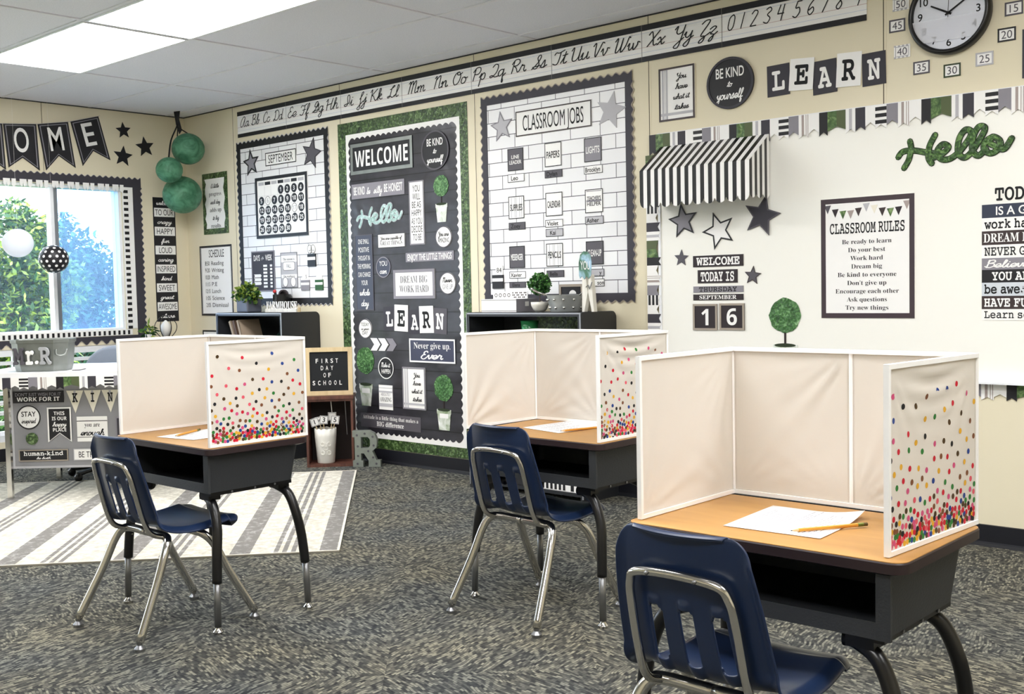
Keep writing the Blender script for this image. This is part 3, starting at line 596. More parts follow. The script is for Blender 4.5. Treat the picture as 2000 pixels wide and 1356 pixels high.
o, f = sign('weekday_chart', 'black DAYS OF THE WEEK chart left of the pencil cup', 'chart', LW, .837, 1.115, 1.115, 1.402, char, .0045, frame=(.008, grey, .001))
m = MB(); m.text(f, 'DAYS', 'sansb', -.07, .075, .04, .075, .0042); m.text(f, 'of the', 'script', .0, .085, .018, .03, .0042); m.text(f, 'WEEK', 'sansb', .072, .075, .04, .08, .0042); m.build('lettering', white, o)
m = MB()
for i in range(7): m.rect(f, .005, .03-.0245*i, .05, .045-.0245*i, .003, .0042).rect(f, .085, .03-.0245*i, .11, .045-.0245*i, .003, .0042)
for i in range(3): y = -.032-.027*i; m.prism(f, [(-.11, y-.011), (-.03, y-.011), (-.02, y), (-.03, y+.011), (-.11, y+.011), (-.1, y)], .003, .0042)
m.build('tab_cards', white, o)  # white tab and arrow cards laid on the chart
o, f = sign('season_chart', 'small grey and white FALL season and weather chart', 'chart', LW, 1.187, 1.137, 1.376, 1.38, lgrey, .0045, frame=(.004, dgrey, .001))
m = MB(); m.rect(f, -.09, .055, .09, .1, .003, .0036).prism(f, rrect(-.065, -.0, .065, .055, .015), .0036, .0042).rect(f, -.09, -.055, .09, -.03, .003, .0036).prism(f, arc(-.045, -.082, .028, .033), .0036, .0042).prism(f, arc(.045, -.082, .028, .033), .0036, .0042).build('panel_print', white, o)
m = MB(); m.text(f, 'The season is', 'serif', 0, .068, .016, .13, .0046).text(f, 'FALL', 'sans', 0, .016, .024, .05, .0048).text(f, 'The weather is', 'serif', 0, -.05, .015, .13, .0046)
for x in (-.045, .045): m.ring(f, arc(x, -.082, .03, .035), arc(x, -.082, .027, .032), .0042, .0046)
m.ring(f, rrect(-.068, -.003, .068, .058, .017), rrect(-.065, 0, .065, .055, .015), .0036, .0044); m.build('lettering', dgrey, o)
def pocket(x0, z0, x1, z1, body, label, topshape='round', num=None, d=.0045):
    w, h = x1-x0, z1-z0; f = LW.sub((x0+x1)/2, z0, d)
    o = MB().rect(f, -w/2, 0, w/2, h*.58, 0, .008).build('card_pocket', body); tag(o, label, 'card pocket', 'little card pockets')
    MB().rect(f, -w/2, h*.3, w/2, h*.44, .008, .0095).build('name_strip', white, o)
    m = MB()
    if topshape == 'round': m.prism(f, arc(0, h*.62, w*.42, h*.3), .002, .005)
    elif topshape == 'two':
        for q in (-.22, .2): m.prism(f, arc(w*q, h*.8, w*.27, h*.2), .002, .005)
    else: m.rect(f, -w*.2, h*.4, w*.45, h*.97, .002, .005)
    c = m.build('card', white, o)
    if topshape == 'two':
        k = MB()
        for q in (-.22, .2):
            k.ring(f, arc(w*q, h*.8, w*.27, h*.2), arc(w*q, h*.8, w*.24, h*.18), .005, .0056); k.ring(f, arc(w*q, h*.77, w*.1, h*.07, PI*1.15, PI*1.85, 12, False)+arc(w*q, h*.77, w*.1, h*.07, PI*1.85, PI*1.15, 1, False)[:1], arc(w*q, h*.785, w*.1, h*.07, PI*1.15, PI*1.85, 12, False)+arc(w*q, h*.785, w*.1, h*.07, PI*1.85, PI*1.15, 1, False)[:1], .005, .0056)
        k.build('smile_print', ink, c)
    if num: MB().text(f, num, 'sans', w*.12, h*.68, h*.2, None, .0056).build('lettering', ink, c)
    return o
pocket(1.496, 1.275, 1.583, 1.423, black, 'black card pocket with two smiling discs, topmost of the three', 'two'); pocket(1.416, 1.116, 1.508, 1.235, grey, 'grey card pocket, lower left of the three', num='5'); pocket(1.571, 1.115, 1.654, 1.235, mat('leaf_green', '#2f5a33', .6), 'green card pocket, lower right of the three')

# ---- big WELCOME panel
o = MB().rect(LW, 1.845, .09, 3.03, 2.19, .0012, .002).build('boxwood_paper', GRASS); tag(o, 'green leafy printed paper behind the WELCOME panel', 'backing paper')
o = MB().rect(LW, 1.925, .155, 2.965, 2.112, .002, .003).build('poster_backing', white); tag(o, 'tall white backing sheet of the WELCOME panel', 'backing paper')
def wavy(x0, z0, x1, z1, per, amp):
    P = []
    def side(ax, ay, bx, by):
        L = math.hypot(bx-ax, by-ay); n = round(L/per); nx, ny = (by-ay)/L, -(bx-ax)/L
        for i in range(n*6): t = i/(n*6); e = amp*abs(math.sin(PI*i/6)); P.append((ax+(bx-ax)*t+nx*e, ay+(by-ay)*t+ny*e))
    side(x0, z0, x1, z0); side(x1, z0, x1, z1); side(x1, z1, x0, z1); side(x0, z1, x0, z0); return P
o = MB().prism(LW, wavy(1.965, .196, 2.927, 2.073, .05, .014), .003, .0045).build('shiplap_panel', SHIP); tag(o, 'tall black plank-print WELCOME panel with scalloped edge', 'poster')
D = .0048
sign('welcome_sign', 'large framed black WELCOME sign at the panel top', 'sign', LW, 1.978, 1.85, 2.563, 2.045, black, D, .004, frame=(.022, zinc, .002), lines=[('WELCOME', 'bold', white, 1, .86)], vpad=.24, pad=.05)
def round_sign(name, label, F, x, z, rx, rz, face, rim, lines, d=D, rw=.006, rr=.001, pad=.16, vpad=.22, t=.003):
    return sign(name, label, 'sign', F, x-rx, z-rz, x+rx, z+rz, face, d, t, 'disc', (rw, rim, rr) if rim else None, lines, pad=pad, vpad=vpad)
round_sign('round_sign', 'black round BE KIND to yourself sign on the WELCOME panel', LW, 2.762, 1.934, .118, .118, black, dgrey, [('BE KIND', 'sansb', white, 1, .58), ('to', 'scriptb', white, .7), ('yourself', 'scriptb', white, .9, .62)], vpad=.2, rw=.01, t=.006)
o, f = sign('word_strip', 'grey strip reading BE KIND be silly BE HONEST', 'sign', LW, 1.976, 1.695, 2.48, 1.789, grey, D)
m = MB()
for s_, st, x, h, w in (('BE KIND', 'sansb', -.175, .05, .11), ('be', 'scriptb', -.085, .04, .04), ('silly', 'scriptb', .005, .042, .085), ('BE HONEST', 'sansb', .15, .05, .17)): m.text(f, s_, st, x, -.022, h, w, .0037)
m.build('lettering', white, o)
def hello(F, x, z, w, h, label, fill, edge, d, name='hello_cutout'):
    P = [[(0, .42), (.045, .6), (.15, .6), (.3, .45), (.42, .42)], [(.11, .95), (.12, .7), (.1, .3), (.055, .0)], [(.34, 1.08), (.29, .7), (.28, .3), (.31, .08)], [(.33, .28), (.41, .4), (.46, .6), (.41, .72), (.36, .5), (.39, .22), (.47, .18), (.56, .42), (.645, .85), (.655, 1.08), (.605, 1.14), (.555, .85), (.545, .4), (.595, .18), (.66, .34), (.755, .9), (.775, 1.15), (.725, 1.2), (.68, .9), (.67, .42), (.72, .2), (.785, .4)], [(.84, .8), (.78, .65), (.77, .4), (.83, .24), (.9, .4), (.9, .65), (.84, .8), (.82, .6), (.88, .45), (.94, .35), (1.0, .68)]]
    f = F.sub(x, z, d); s = [[((a-.5)*w, (b-.5)*h*.9) for a, b in spline(p, 7)] for p in P]
    t = empty(name, f(0, -h/2, 0), label, 'word cutout')
    m = MB()
    for i, q in enumerate(s): m.ribbon(f, q, .165*h+.006, .0008+.0004*i)
    m.build('outline', edge, t); m = MB()
    for i, q in enumerate(s): m.ribbon(f, q, .165*h, .0028+.0005*i)
    m.build('script_word', fill, t)
    return t
hello(LW, 2.237, 1.567, .43, .115, 'small pale green Hello script on the WELCOME panel', leafy('pale_leaf_print', [(.3, '#7fa39a'), (.6, '#b6d0cd'), (.8, '#e6f2f4')], 60, .35), lgrey, D)
sign('tall_sign', 'tall white sign reading YOU WILL BE AS HAPPY AS YOU DECIDE TO BE', 'sign', LW, 2.52, 1.378, 2.652, 1.767, white, D, frame=(.008, grey, .001), lines=[(s_, 'sans', ink, 1, w) for s_, w in (('YOU', .5), ('WILL', .52), ('BE AS', .6), ('HAPPY', .66), ('AS YOU', .72), ('DECIDE', .74), ('TO BE', .56))], vpad=.07, gap=.3)
def topiary(F, x, z, r, stem, pot, label, d=D, fol=TOPI, ry=None, group=None):
    """cutout of a ball topiary in a pot; pot=(w_top,w_bottom,h,z_top)"""
    t = empty('topiary_cutout', F(x, pot[3]-pot[2], d), label, 'topiary cutout', group); rng = random.Random(int(x*99)); ry = ry or r
    P = [(x+r*(1+.05*rng.uniform(-1, 1))*math.cos(a), z+ry*(1+.04*rng.uniform(-1, 1))*math.sin(a)) for a in [2*PI*i/30 for i in range(30)]]
    if stem: MB().rect(F, x-r*.06, pot[3]-.01, x+r*.06, z-ry*.9, d, d+.002).build('stem', mat('dark_stem', '#2c1f1f', .7), t)
    MB().prism(F, P, d, d+.003).build('foliage_ball', fol, t)
    wt, wb, h, zt = pot; m = MB(); m.use(leafy('pot_print', [(.35, '#eef1ee'), (.55, '#c6cec0'), (.72, '#7f9468')], 14, .4) if 'pot_print' not in MC else MC['pot_print'])
    m.prism(F, [(x-wb/2, zt-h), (x+wb/2, zt-h), (x+wt/2*.93, zt-h*.22), (x+wt/2, zt-h*.2), (x+wt/2, zt), (x-wt/2, zt), (x-wt/2, zt-h*.2), (x-wt/2*.93, zt-h*.22)], d, d+.003)
    m.use(mat('pot_soil', '#2e3a26', .8)); m.prism(F, arc(x, zt-h*.02, wt*.44, h*.07, n=20), d+.003, d+.0036); pt = m.build('pot', None, t)
    MB().rect(F, x-wt*.3, zt-h*.42, x+wt*.3, zt-h*.2, d+.003, d+.0036).build('pot_highlight', white, pt)
topiary(LW, 2.803, 1.72, .064, 1, (.1, .072, .11, 1.614), 'topiary cutout upper right on the WELCOME panel')
sign('quote_sign', 'white You are capable of GREAT THINGS sign', 'sign', LW, 2.219, 1.37, 2.474, 1.459, white, D, frame=(.004, black, .0006), lines=[('You are capable of', 'scriptb', ink, .8, .85), ('GREAT THINGS', 'serif', ink, 1, .86)], vpad=.2)
round_sign('round_sign', 'white round You are AMAZING sign', LW, 2.815, 1.415, .07, .065, white, dgrey, [('You are', 'scriptb', ink, 1, .66), ('AMAZING', 'sans', ink, 1, .7)], vpad=.25)
sign('word_strip', 'grey ENJOY THE LITTLE THINGS strip', 'sign', LW, 2.477, 1.275, 2.898, 1.331, grey, D, lines=[('ENJOY THE LITTLE THINGS', 'sansb', white, 1, .92)], vpad=.16, pad=.03)
sign('tall_sign', 'tall slate sign reading ONE SMALL POSITIVE THOUGHT', 'sign', LW, 1.994, .977, 2.166, 1.464, mat('slate_paper', '#3d4152', .35), D, frame=(.006, dgrey, .001), lines=[('ONE SMALL', 'sans', white, 1, .62), ('POSITIVE', 'sans', white, 1, .6), ('THOUGHT IN', 'sans', white, 1, .68), ('THE MORNING', 'sans', white, 1, .74), ('CAN CHANGE', 'sans', white, 1, .7), ('YOUR', 'sans', white, 1, .36), ('whole', 'scriptb', white, 1.3, .6), ('day', 'scriptb', white, 1.3, .44)], vpad=.06, gap=.75)
round_sign('round_sign', 'slate round YOU can sign', LW, 2.265, 1.25, .068, .066, mat('slate_paper', '#3d4152', .35), grey, [('YOU', 'sans', white, 1, .55), ('can', 'scriptb', white, 1.1, .5)], vpad=.2)
sign('framed_sign', 'grey framed DREAM BIG WORK HARD sign', 'sign', LW, 2.359, 1.049, 2.731, 1.229, white, D, .004, frame=(.018, grey, .002), lines=[('DREAM BIG', 'serif', dgrey, 1, .66), ('WORK HARD', 'serif', dgrey, 1, .7)], vpad=.22, gap=.4)
round_sign('round_sign', 'white round Never GIVE UP sign', LW, 2.84, 1.138, .07, .067, white, dgrey, [('Never', 'scriptb', ink, 1, .6), ('GIVE UP', 'sans', grey, 1, .62)], vpad=.24)
def letter_card(F, x, z, w, h, rot, ch, face, fg, label, group, d, style='slabb'):
    sign('letter_card', label, 'letter card', F, x-w/2, z-h/2, x+w/2, z+h/2, face, d, .0025, lines=[(ch, style, fg, 1, .56)], rot=rot, pad=.05, vpad=.2, group=group)
for ch, x, z, w, h, r, c, i in (('L', 2.31, .925, .112, .152, .03, 0, 0), ('E', 2.421, .929, .124, .165, -.04, 1, .002), ('A', 2.543, .905, .12, .15, 0, 0, 0), ('R', 2.65, .921, .124, .165, .02, 1, .002), ('N', 2.765, .912, .122, .155, -.05, 2, 0)):
    letter_card(LW, x, z, w, h, r, ch, ((char, white, dgrey)[c]), ink if c == 1 else white, 'card with letter %s on the WELCOME panel' % ch, 'LEARN letter cards on the WELCOME panel', D+i)
round_sign('round_sign', 'white round TODAY is your DAY sign', LW, 2.072, .86, .066, .064, white, dgrey, [('TODAY', 'sans', ink, 1, .6), ('is your', 'scriptb', ink, .7, .6), ('DAY', 'sans', ink, 1, .4)], vpad=.2)
for i, c in enumerate((white, white, grey)):
    x = 2.16+.077*i; o = MB().prism(LW, [(x-.04, .8), (x+.02, .8), (x+.056, .76), (x+.02, .72), (x-.04, .72), (x-.004, .76)], D, D+.003).build('chevron_cutout', c); tag(o, ('white chevron arrow, first of the three', 'white chevron arrow in the middle of the three', 'grey chevron arrow at the right of the three')[i], 'arrow', 'chevron arrows on the WELCOME panel')
sign('framed_sign', 'white framed slate Never give up Ever sign', 'sign', LW, 2.49, .657, 2.892, .803, mat('slate_paper2', '#3f4258', .4), D, .004, frame=(.01, white, .001), lines=[('Never give up.', 'serif', white, .8, .84), ('Ever.', 'scriptb', white, 1, .5)], vpad=.16, gap=.35)
topiary(LW, 2.063, .654, .087, 0, (.13, .085, .142, .502), 'topiary cutout lower left on the WELCOME panel, ball apart from pot'); topiary(LW, 2.782, .507, .08, 1, (.122, .09, .126, .377), 'topiary cutout lower right on the WELCOME panel')
round_sign('round_sign', 'black round Make it HAPPEN sign', LW, 2.264, .611, .073, .069, black, white, [('Make it', 'scriptb', white, 1, .6), ('HAPPEN', 'sansb', white, 1, .58)], vpad=.25)
o, f = sign('quote_sign', 'white and grey striped sign with AMAZING in the middle', 'sign', LW, 2.19, .345, 2.32, .502, white, D, lines=[('', 'sans', ink, 1), ('ABSOLUTELY', 'sans', grey, .6, .7), ('AMAZING', 'serif', ink, .9, .84), ('', 'sans', ink, 1)], pad=.06)
m = MB(); m.rect(f, -.065, .03, .065, .042, .003, .0036).rect(f, -.065, -.06, .065, -.038, .003, .0036).rect(f, -.065, .058, .065, .062, .003, .0036).build('stripes', lgrey, o)
def towel(F, x0, z0, x1, z1, label, d, fr, frm):
    o, f = sign('quote_sign', label, 'sign', F, x0, z0, x1, z1, white, d, .004, frame=(fr, frm, .002)); w, h = x1-x0, z1-z0
    m = MB(); m2 = MB()
    for a, b in ((.09, .14), (.16, .18), (.2, .25)): m.rect(f, -w/2+a*w, -h/2+fr, -w/2+b*w, h/2-fr, .004, .0044)
    m2.rect(f, -w/2+fr, -h/2+.1*h, w/2-fr, -h/2+.15*h, .0044, .0047); m.v and m.build('stripes', lgrey, o); m2.build('cross_stripe', lgrey, o)
    m = MB()
    for i, s_ in enumerate(('You', 'have', 'what it', 'takes')): m.text(f, s_, 'scriptb', .14*w, h*(.27-.19*i), h*.1, w*(.3, .36, .48, .42)[i], .005)
    m.build('lettering', ink, o)
towel(LW, 2.419, .362, 2.625, .624, 'grey framed You have what it takes sign on the WELCOME panel', D, .009, grey)
sign('word_strip', 'grey Attitude is a little thing that makes a BIG difference strip', 'sign', LW, 2.004, .222, 2.575, .314, dgrey, D, lines=[('Attitude is a little thing that makes a', 'serif', white, .8, .92), ('BIG difference', 'serifb', white, 1, .45)], vpad=.14, pad=.03)

# ---- classroom jobs board
o = MB().rect(LW, 3.185, 1.06, 4.17, 2.147, .001, .004).build('jobs_board', BRICK); tag(o, 'white brick paper backing of the CLASSROOM JOBS board', 'bulletin board')
scallop(LW, 3.19, 1.065, 4.164, 2.143, .05, .014, .05, char, taupe, 'scalloped_border', 'charcoal scalloped border around the CLASSROOM JOBS board', .004)
sign('jobs_sign', 'white CLASSROOM JOBS header sign with black edge', 'sign', LW, 3.411, 1.942, 3.947, 2.081, white, .0045, frame=(.007, brown, .001), lines=[('CLASSROOM JOBS', 'sans', ink, 1, .84)], vpad=.2)
star_sign(LW, 3.304, 2.011, .088, .12, lgrey, grey, 'silver star left of the CLASSROOM JOBS sign', .0045, ew=.85); star_sign(LW, 4.071, 2.008, .1, -.25, lgrey, None, 'plain silver star right of the CLASSROOM JOBS sign', .0045)
JOBS = [(3.345, 1.757, 3.461, 1.881, ['LINE', 'LEADER'], dgrey, white), (3.619, 1.756, 3.737, 1.885, ['PAPERS'], white, ink), (3.893, 1.757, 4.008, 1.882, ['LIGHTS'], grey, white), (3.344, 1.489, 3.461, 1.615, ['SUPPLIES'], 's', ink), (3.619, 1.488, 3.738, 1.616, ['CALENDAR'], white, ink), (3.894, 1.489, 4.012, 1.613, ["TEACHER'S", 'HELPER'], 'h', ink), (3.343, 1.213, 3.458, 1.336, ['MESSENGER'], dgrey, white), (3.617, 1.215, 3.735, 1.34, ['PENCILS'], 's', ink), (3.894, 1.216, 4.01, 1.34, ['CLEAN-UP'], dgrey, white)]
for x0, z0, x1, z1, t, c, fg in JOBS:
    o, f = sign('job_card', 'job card reading %s' % ' '.join(t), 'job card', LW, x0, z0, x1, z1, white if isinstance(c, str) else c, .0045, .0025, frame=(.0045, black, .0006), lines=[(s_, 'sansb', fg, 1, .78 if len(s_) > 5 else .5) for s_ in t], vpad=.3 if len(t) > 1 else .36, group='job cards')
    if c == 's': m = MB(); [m.rect(f, x-.002, -.056, x+.002, .056, .0025, .0028) for x in (-.035, -.01, .0, .025, .04)]; m.build('stripes', lgrey, o)
    if c == 'h': MB().rect(f, -.05, -.004, .05, .006, .0025, .0028).rect(f, -.05, .05, .05, .054, .0025, .0028).build('stripes', grey, o)
for x0, z0, x1, z1, t, c in ((3.343, 1.694, 3.467, 1.739, 'Leo', white), (3.617, 1.696, 3.74, 1.738, 'Dylan', dgrey), (3.89, 1.694, 4.013, 1.738, 'Brooklyn', white), (3.343, 1.427, 3.467, 1.469, 'Zoey', dgrey), (3.615, 1.428, 3.739, 1.469, 'Violet', white), (3.616, 1.377, 3.739, 1.419, 'Kai', lgrey), (3.892, 1.429, 4.014, 1.471, 'Asher', lgrey), (3.341, 1.155, 3.463, 1.194, 'Xavier', white), (3.339, 1.102, 3.462, 1.136, 'Elena', dgrey), (3.617, 1.156, 3.74, 1.193, 'Bella', dgrey), (3.89, 1.154, 4.013, 1.193, '     y', lgrey), (3.892, 1.101, 4.014, 1.141, '   son', white)):
    lab = 'name card reading '+t if t[0] != ' ' else ('grey name card half hidden by the clothespin' if t[-1] == 'y' else 'white name card half hidden by the clothespin')
    sign('name_card', lab, 'name card', LW, x0, z0, x1, z1, c, .0045, .0025, frame=(.003, black, .0006), lines=[(t, 'sansb', ink, 1)], vpad=.22, group='student name cards', xoff=(-.02 if len(t) > 6 else -.08) if t[0] != ' ' else .3)
pocket(3.211, 1.1, 3.295, 1.234, black, 'black card pocket holding a card numbered 84', 'sq', '84')

# ---- right part of the long wall
towel(LW, 4.373, 1.912, 4.581, 2.173, 'dark framed You have what it takes sign left of the round sign', .001, .009, brown)
round_sign('round_sign', 'large black round BE KIND sign above the whiteboard', LW, 4.78, 2.05, .127, .122, black, char, [('BE KIND', 'sansb', white, 1, .6), ('to', 'scriptb', white, .6), ('yourself', 'scriptb', white, .9, .6)], .001, .012, .003, vpad=.2, t=.008)
for ch, x, z, w, h, r, c, i in (('L', 5.031, 2.028, .114, .142, .02, 0, 0), ('E', 5.148, 2.038, .118, .142, -.07, 1, .003), ('A', 5.259, 2.011, .115, .148, .03, 0, 0), ('R', 5.374, 2.026, .114, .147, -.05, 1, .003), ('N', 5.487, 2.013, .106, .141, .02, 0, 0)):
    letter_card(LW, x, z, w, h, r, ch, white if c else char, ink if c else white, 'card with letter %s above the whiteboard' % ch, 'LEARN letter cards above the whiteboard', .001+i)
# clock
t = empty('wall_clock', (5.816, 0, 2.026), 'round black rimmed wall clock showing ten past ten', 'clock'); f = LW.sub(5.816, 2.187, 0)
MB().lathe(f(0, 0, 0), [(.166, 0), (.168, .03), (.162, .042), (.152, .044), (.146, .034), (.146, .01)], 56, f, caps=False).build('rim', STEELB, t, True)
MB().prism(f, arc(0, 0, .15, .15, n=56), .002, .026).build('clock_face', mat('clock_face_white', '#dfe2ec', .35), t)
m = MB()
for i in range(1, 13): a = PI/2-i*PI/6; m.text(f, str(i), 'sansb', .118*math.cos(a), .118*math.sin(a)-.015, .03, None, .0265)
m.build('numerals', ink, t)
def hand(ang, l, w, tail, nm, dz): ff = f.sub(0, 0, 0, ang); MB().prism(ff, [(-w/2, -tail), (w/2, -tail), (w*.35, l), (-w*.35, l)], dz, dz+.002).build(nm, ink, t)
hand(math.radians(62), .082, .009, .012, 'hour_hand', .028); hand(math.radians(-58), .13, .007, .015, 'minute_hand', .031); hand(math.radians(-3), .055, .002, .03, 'second_hand', .034)
c = [(x, y) for x, y in arc(0, 0, .147, .147, n=96) if -.112 < y < -.012]
L_ = sorted([q for q in c if q[0] < 0], key=lambda q: q[1]); R_ = sorted([q for q in c if q[0] > 0], key=lambda q: -q[1])
pm = bpy.data.materials.new('sheer_white_paper'); pm.use_nodes = True; nt = pm.node_tree; b_ = nt.nodes['Principled BSDF']; b_.inputs['Base Color'].default_value = lin('#f2f3fa'); b_.inputs['Roughness'].default_value = .4; tr_ = N(nt, 'ShaderNodeBsdfTransparent'); mx = N(nt, 'ShaderNodeMixShader'); mx.inputs[0].default_value = .48; nt.links.new(tr_.outputs[0], mx.inputs[1]); nt.links.new(b_.outputs[0], mx.inputs[2]); nt.links.new(mx.outputs[0], nt.nodes['Material Output'].inputs[0])
MB().flat(f, (L_+R_)[::-1], .0375).build('paper_cover', pm, t, origin=None)
for x, z, s_, c in ((5.606, 2.266, '50', white), (5.59, 2.178, '45', dgrey), (5.611, 2.067, '40', white), (5.694, 1.987, '35', dgrey), (5.821, 1.957, '30', mat('dark_leaf', '#39452f', .6)), (5.95, 1.984, '25', lgrey), (6.036, 2.066, '20', 'bw'), (6.063, 2.164, '15', dgrey), (6.03, 2.262, '10', grey)):
    face = white
    o, f2 = sign('minute_card', 'minute card reading %s around the clock' % s_, 'number card', LW, x-.035, z-.027, x+.035, z+.027, face, .001, .002, frame=(.0065, black if c == 'bw' else c, .0008), lines=[(s_, 'sans', dgrey, 1)], vpad=.22, group='minute cards around the clock')
    if c in ('bw', white): m = MB(); [m.rect(f2, -.035+.0175*i, y, -.026+.0175*i, y+.0065, .0029, .0034) for i in range(4) for y in (-.027, .0205)]; m.build('edge_dashes', black if c == 'bw' else lgrey, o)
    if c == white: MB().frame(f2, -.0285, -.0205, .0285, .0205, .0015, .002, .003).build('inner_line', grey, o)
sign('poster', 'dark poster edge at the right of the clock, cut by the photo', 'poster', LW, 6.095, 1.885, 6.3, 2.075, char, .001)
# whiteboard
t = empty('whiteboard', (5.6, 0, .679), 'wide white board filling the right of the wall', 'whiteboard')
MB().rect(LW, 4.372, .69, 6.81, 1.845, .001, .012).build('writing_surface', BOARD, t); MB().frame(LW, 4.365, .68, 6.817, 1.855, .014, .001, .018).build('board_frame', FRAMEW, t); MB().rect(LW, 4.5, .672, 6.7, .68, .001, .05).build('marker_tray', FRAMEW, t)
GREEN2 = leafy('pennant_leaf_print', [(.3, '#2e4a24'), (.5, '#4f6d3a'), (.7, '#85a065')], 40, .5)
OLIVE = mat('olive_paper', '#55603f', .6); WARM = mat('warm_grey_stripe', '#a79a95', .6)
SEQ = [('g', .085), ('s', .045), ('d', .045), ('w', .045), ('b', .05), ('y', .05), ('v', .05), ('w', .05), ('k', .04)]
def bunting(F, a0, a1, ht, label, start=0, d=.013, swap=False, name='pennant_border'):
    """strip of printed swallow-tail flags; flags hang towards -b of F"""
    t = empty(name, F((a0+a1)/2, -ht, d), label, 'border'); m = MB(); i = start; a = a0
    drop = {'g': .82, 's': 1.0, 'd': .95, 'w': .82, 'b': .95, 'y': .84, 'v': 1.0, 'k': 1.0}
    while a < a1-1e-4:
        m = MB(); c, w = SEQ[i % len(SEQ)]; b = min(a1, a+w); h = ht*drop[c]; nk = ht*.17
        def tail(x0, x1, dz, x=a, y=b):
            mid = (x+y)/2
            return lambda q: -h+nk*(1-abs(q-mid)/((y-x)/2))
        tl = tail(a, b, 0)
        def piece(x0, x1, mt, d0, d1):
            n = 8; P = [(x0, 0), (x1, 0)]+[(x1+(x0-x1)*j/n, tl(x1+(x0-x1)*j/n)) for j in range(n+1)]; m.use(mt); m.prism(F, P[::-1], d0, d1)
        base = {'g': GREEN2, 's': white, 'd': char, 'w': white, 'b': white, 'y': grey, 'v': white, 'k': black}[c]
        piece(a, b, base, d, d+.0015)
        W2 = b-a
        if c == 'g': piece(a+W2*.5, b, OLIVE, d+.0015, d+.002)
        if c == 's': piece(a+W2*.35, a+W2*.65, lgrey, d+.0015, d+.002)
        if c == 'v': piece(a+W2*.3, a+W2*.52, WARM, d+.0015, d+.002); piece(a+W2*.7, a+W2*.76, WARM, d+.0015, d+.002); piece(a+W2*.88, a+W2*.94, WARM, d+.0015, d+.002)
        if c == 'b':
            m.use(black)
            for q in (.08, .36, .64): m.rect(F, a, -h*(q+.16), b, -h*q, d+.0015, d+.002)
        m.build('flag', None, t); a = b; i += 1
    return t
def rotF(F, a, b, ang): return F.sub(a, b, 0, ang)
bunting(LW.sub(0, 1.852), 4.32, 6.75, .105, 'row of printed pennants along the whiteboard top', 8, .019)
bunting(Fr((4.296, 0, .69), (0, 0, 1), (-1, 0, 0)), 0., 1.062, .085, 'column of printed pennants down the whiteboard left edge', 7, .0185)
bunting(LW.sub(0, .678), 4.37, 6.75, .075, 'row of printed pennants hanging under the whiteboard', 2, .004)
# things on the whiteboard
B_ = .0125
star_sign(LW, 4.512, 1.413, .088, .15, grey, black, 'grey star with black edge under the awning', B_, ew=.8); star_sign(LW, 4.715, 1.356, .095, .35, white, black, 'white star with black edge under the awning', B_, ew=.8); star_sign(LW, 4.948, 1.413, .1, -.25, char, dgrey, 'charcoal star at the awning right corner', B_+.004, ew=.85)
star_sign(LW, 4.499, 1.231, .043, -.05, dgrey, None, 'little dark star left of the WELCOME label', B_); star_sign(LW, 4.896, 1.136, .046, -.1, dgrey, brown, 'little dark star right of the TODAY IS label', B_, ew=.85)
DKB = mat('dark_label', '#2b2226', .6)
sign('word_label', 'dark WELCOME label on the whiteboard', 'label', LW, 4.567, 1.184, 4.846, 1.239, DKB, B_, lines=[('WELCOME', 'slabb', white, 1, .86)], vpad=.17, pad=.04)
sign('word_label', 'dark TODAY IS label on the whiteboard', 'label', LW, 4.593, 1.105, 4.814, 1.169, DKB, B_, lines=[('TODAY IS', 'slabb', white, 1, .84)], vpad=.16, pad=.04)
sign('word_label', 'grey THURSDAY label on the whiteboard', 'label', LW, 4.567, 1.06, 4.845, 1.09, grey, B_, lines=[('THURSDAY', 'slab', ink, 1, .76)], vpad=.14, pad=.04)
sign('word_label', 'dark SEPTEMBER label on the whiteboard', 'label', LW, 4.566, 1.022, 4.845, 1.051, DKB, B_, lines=[('SEPTEMBER', 'serifb', white, 1, .74)], vpad=.18, pad=.04)
sign('date_card', 'framed digit 1 of the date on the whiteboard', 'number card', LW, 4.564, .876, 4.701, 1.004, DKB, B_, .004, frame=(.01, taupe, .002), lines=[('1', 'bold', white, 1)], vpad=.19, group='date digits')
sign('date_card', 'framed digit 6 of the date on the whiteboard', 'number card', LW, 4.714, .878, 4.85, 1.006, DKB, B_, .004, frame=(.01, taupe, .002), lines=[('6', 'bold', white, 1)], vpad=.19, group='date digits')
topiary(LW, 5.061, .949, .08, 1, (.124, .09, .128, .813), 'large green topiary cutout on the whiteboard behind the nearest desk', B_)
o, f = sign('rules_poster', 'dark framed CLASSROOM RULES poster', 'poster', LW, 5.243, .937, 5.668, 1.466, white, B_, .002, frame=(.022, mat('rules_frame_print', '#40343a', .5), .0008), lines=[('', 'sans', ink, 1.6), ('CLASSROOM RULES', 'slab', ink, 1.9, .8)]+[(s_, 'serif', ink, .82, w) for s_, w in (('Be ready to learn', .53), ('Do your best', .4), ('Work hard', .35), ('Dream big', .33), ('Be kind to everyone', .63), ('Don\u2019t give up', .42), ('Encourage each other', .68), ('Ask questions', .43), ('Try new things', .46))], vpad=.07, gap=.9, pad=.06)
bn = o; fl = [dgrey, DKB, GREEN2, WARM, brown, lgrey, cream, brown, GREEN2, DKB, WARM]
m = MB()
for i in range(11):
    x = -.18+.036*i; y = .235-(.035*(1-((i % 5.5-2.5)/2.5)**2) if 0 < i < 10 else 0)*.8; m.use(fl[i]); m.prism(f, [(x-.016, y), (x+.016, y+.002), (x, y-.036)][::-1], .002, .0026)
m.build('pennant_print', None, bn)
hello(LW, 5.829, 1.632, .462, .128, 'large green leafy Hello script on the whiteboard', leafy('hello_leaf_print', [(.3, '#16300f'), (.52, '#33591f'), (.7, '#6d934d')], 70, .45), mat('hello_edge', '#16240f', .6), B_)
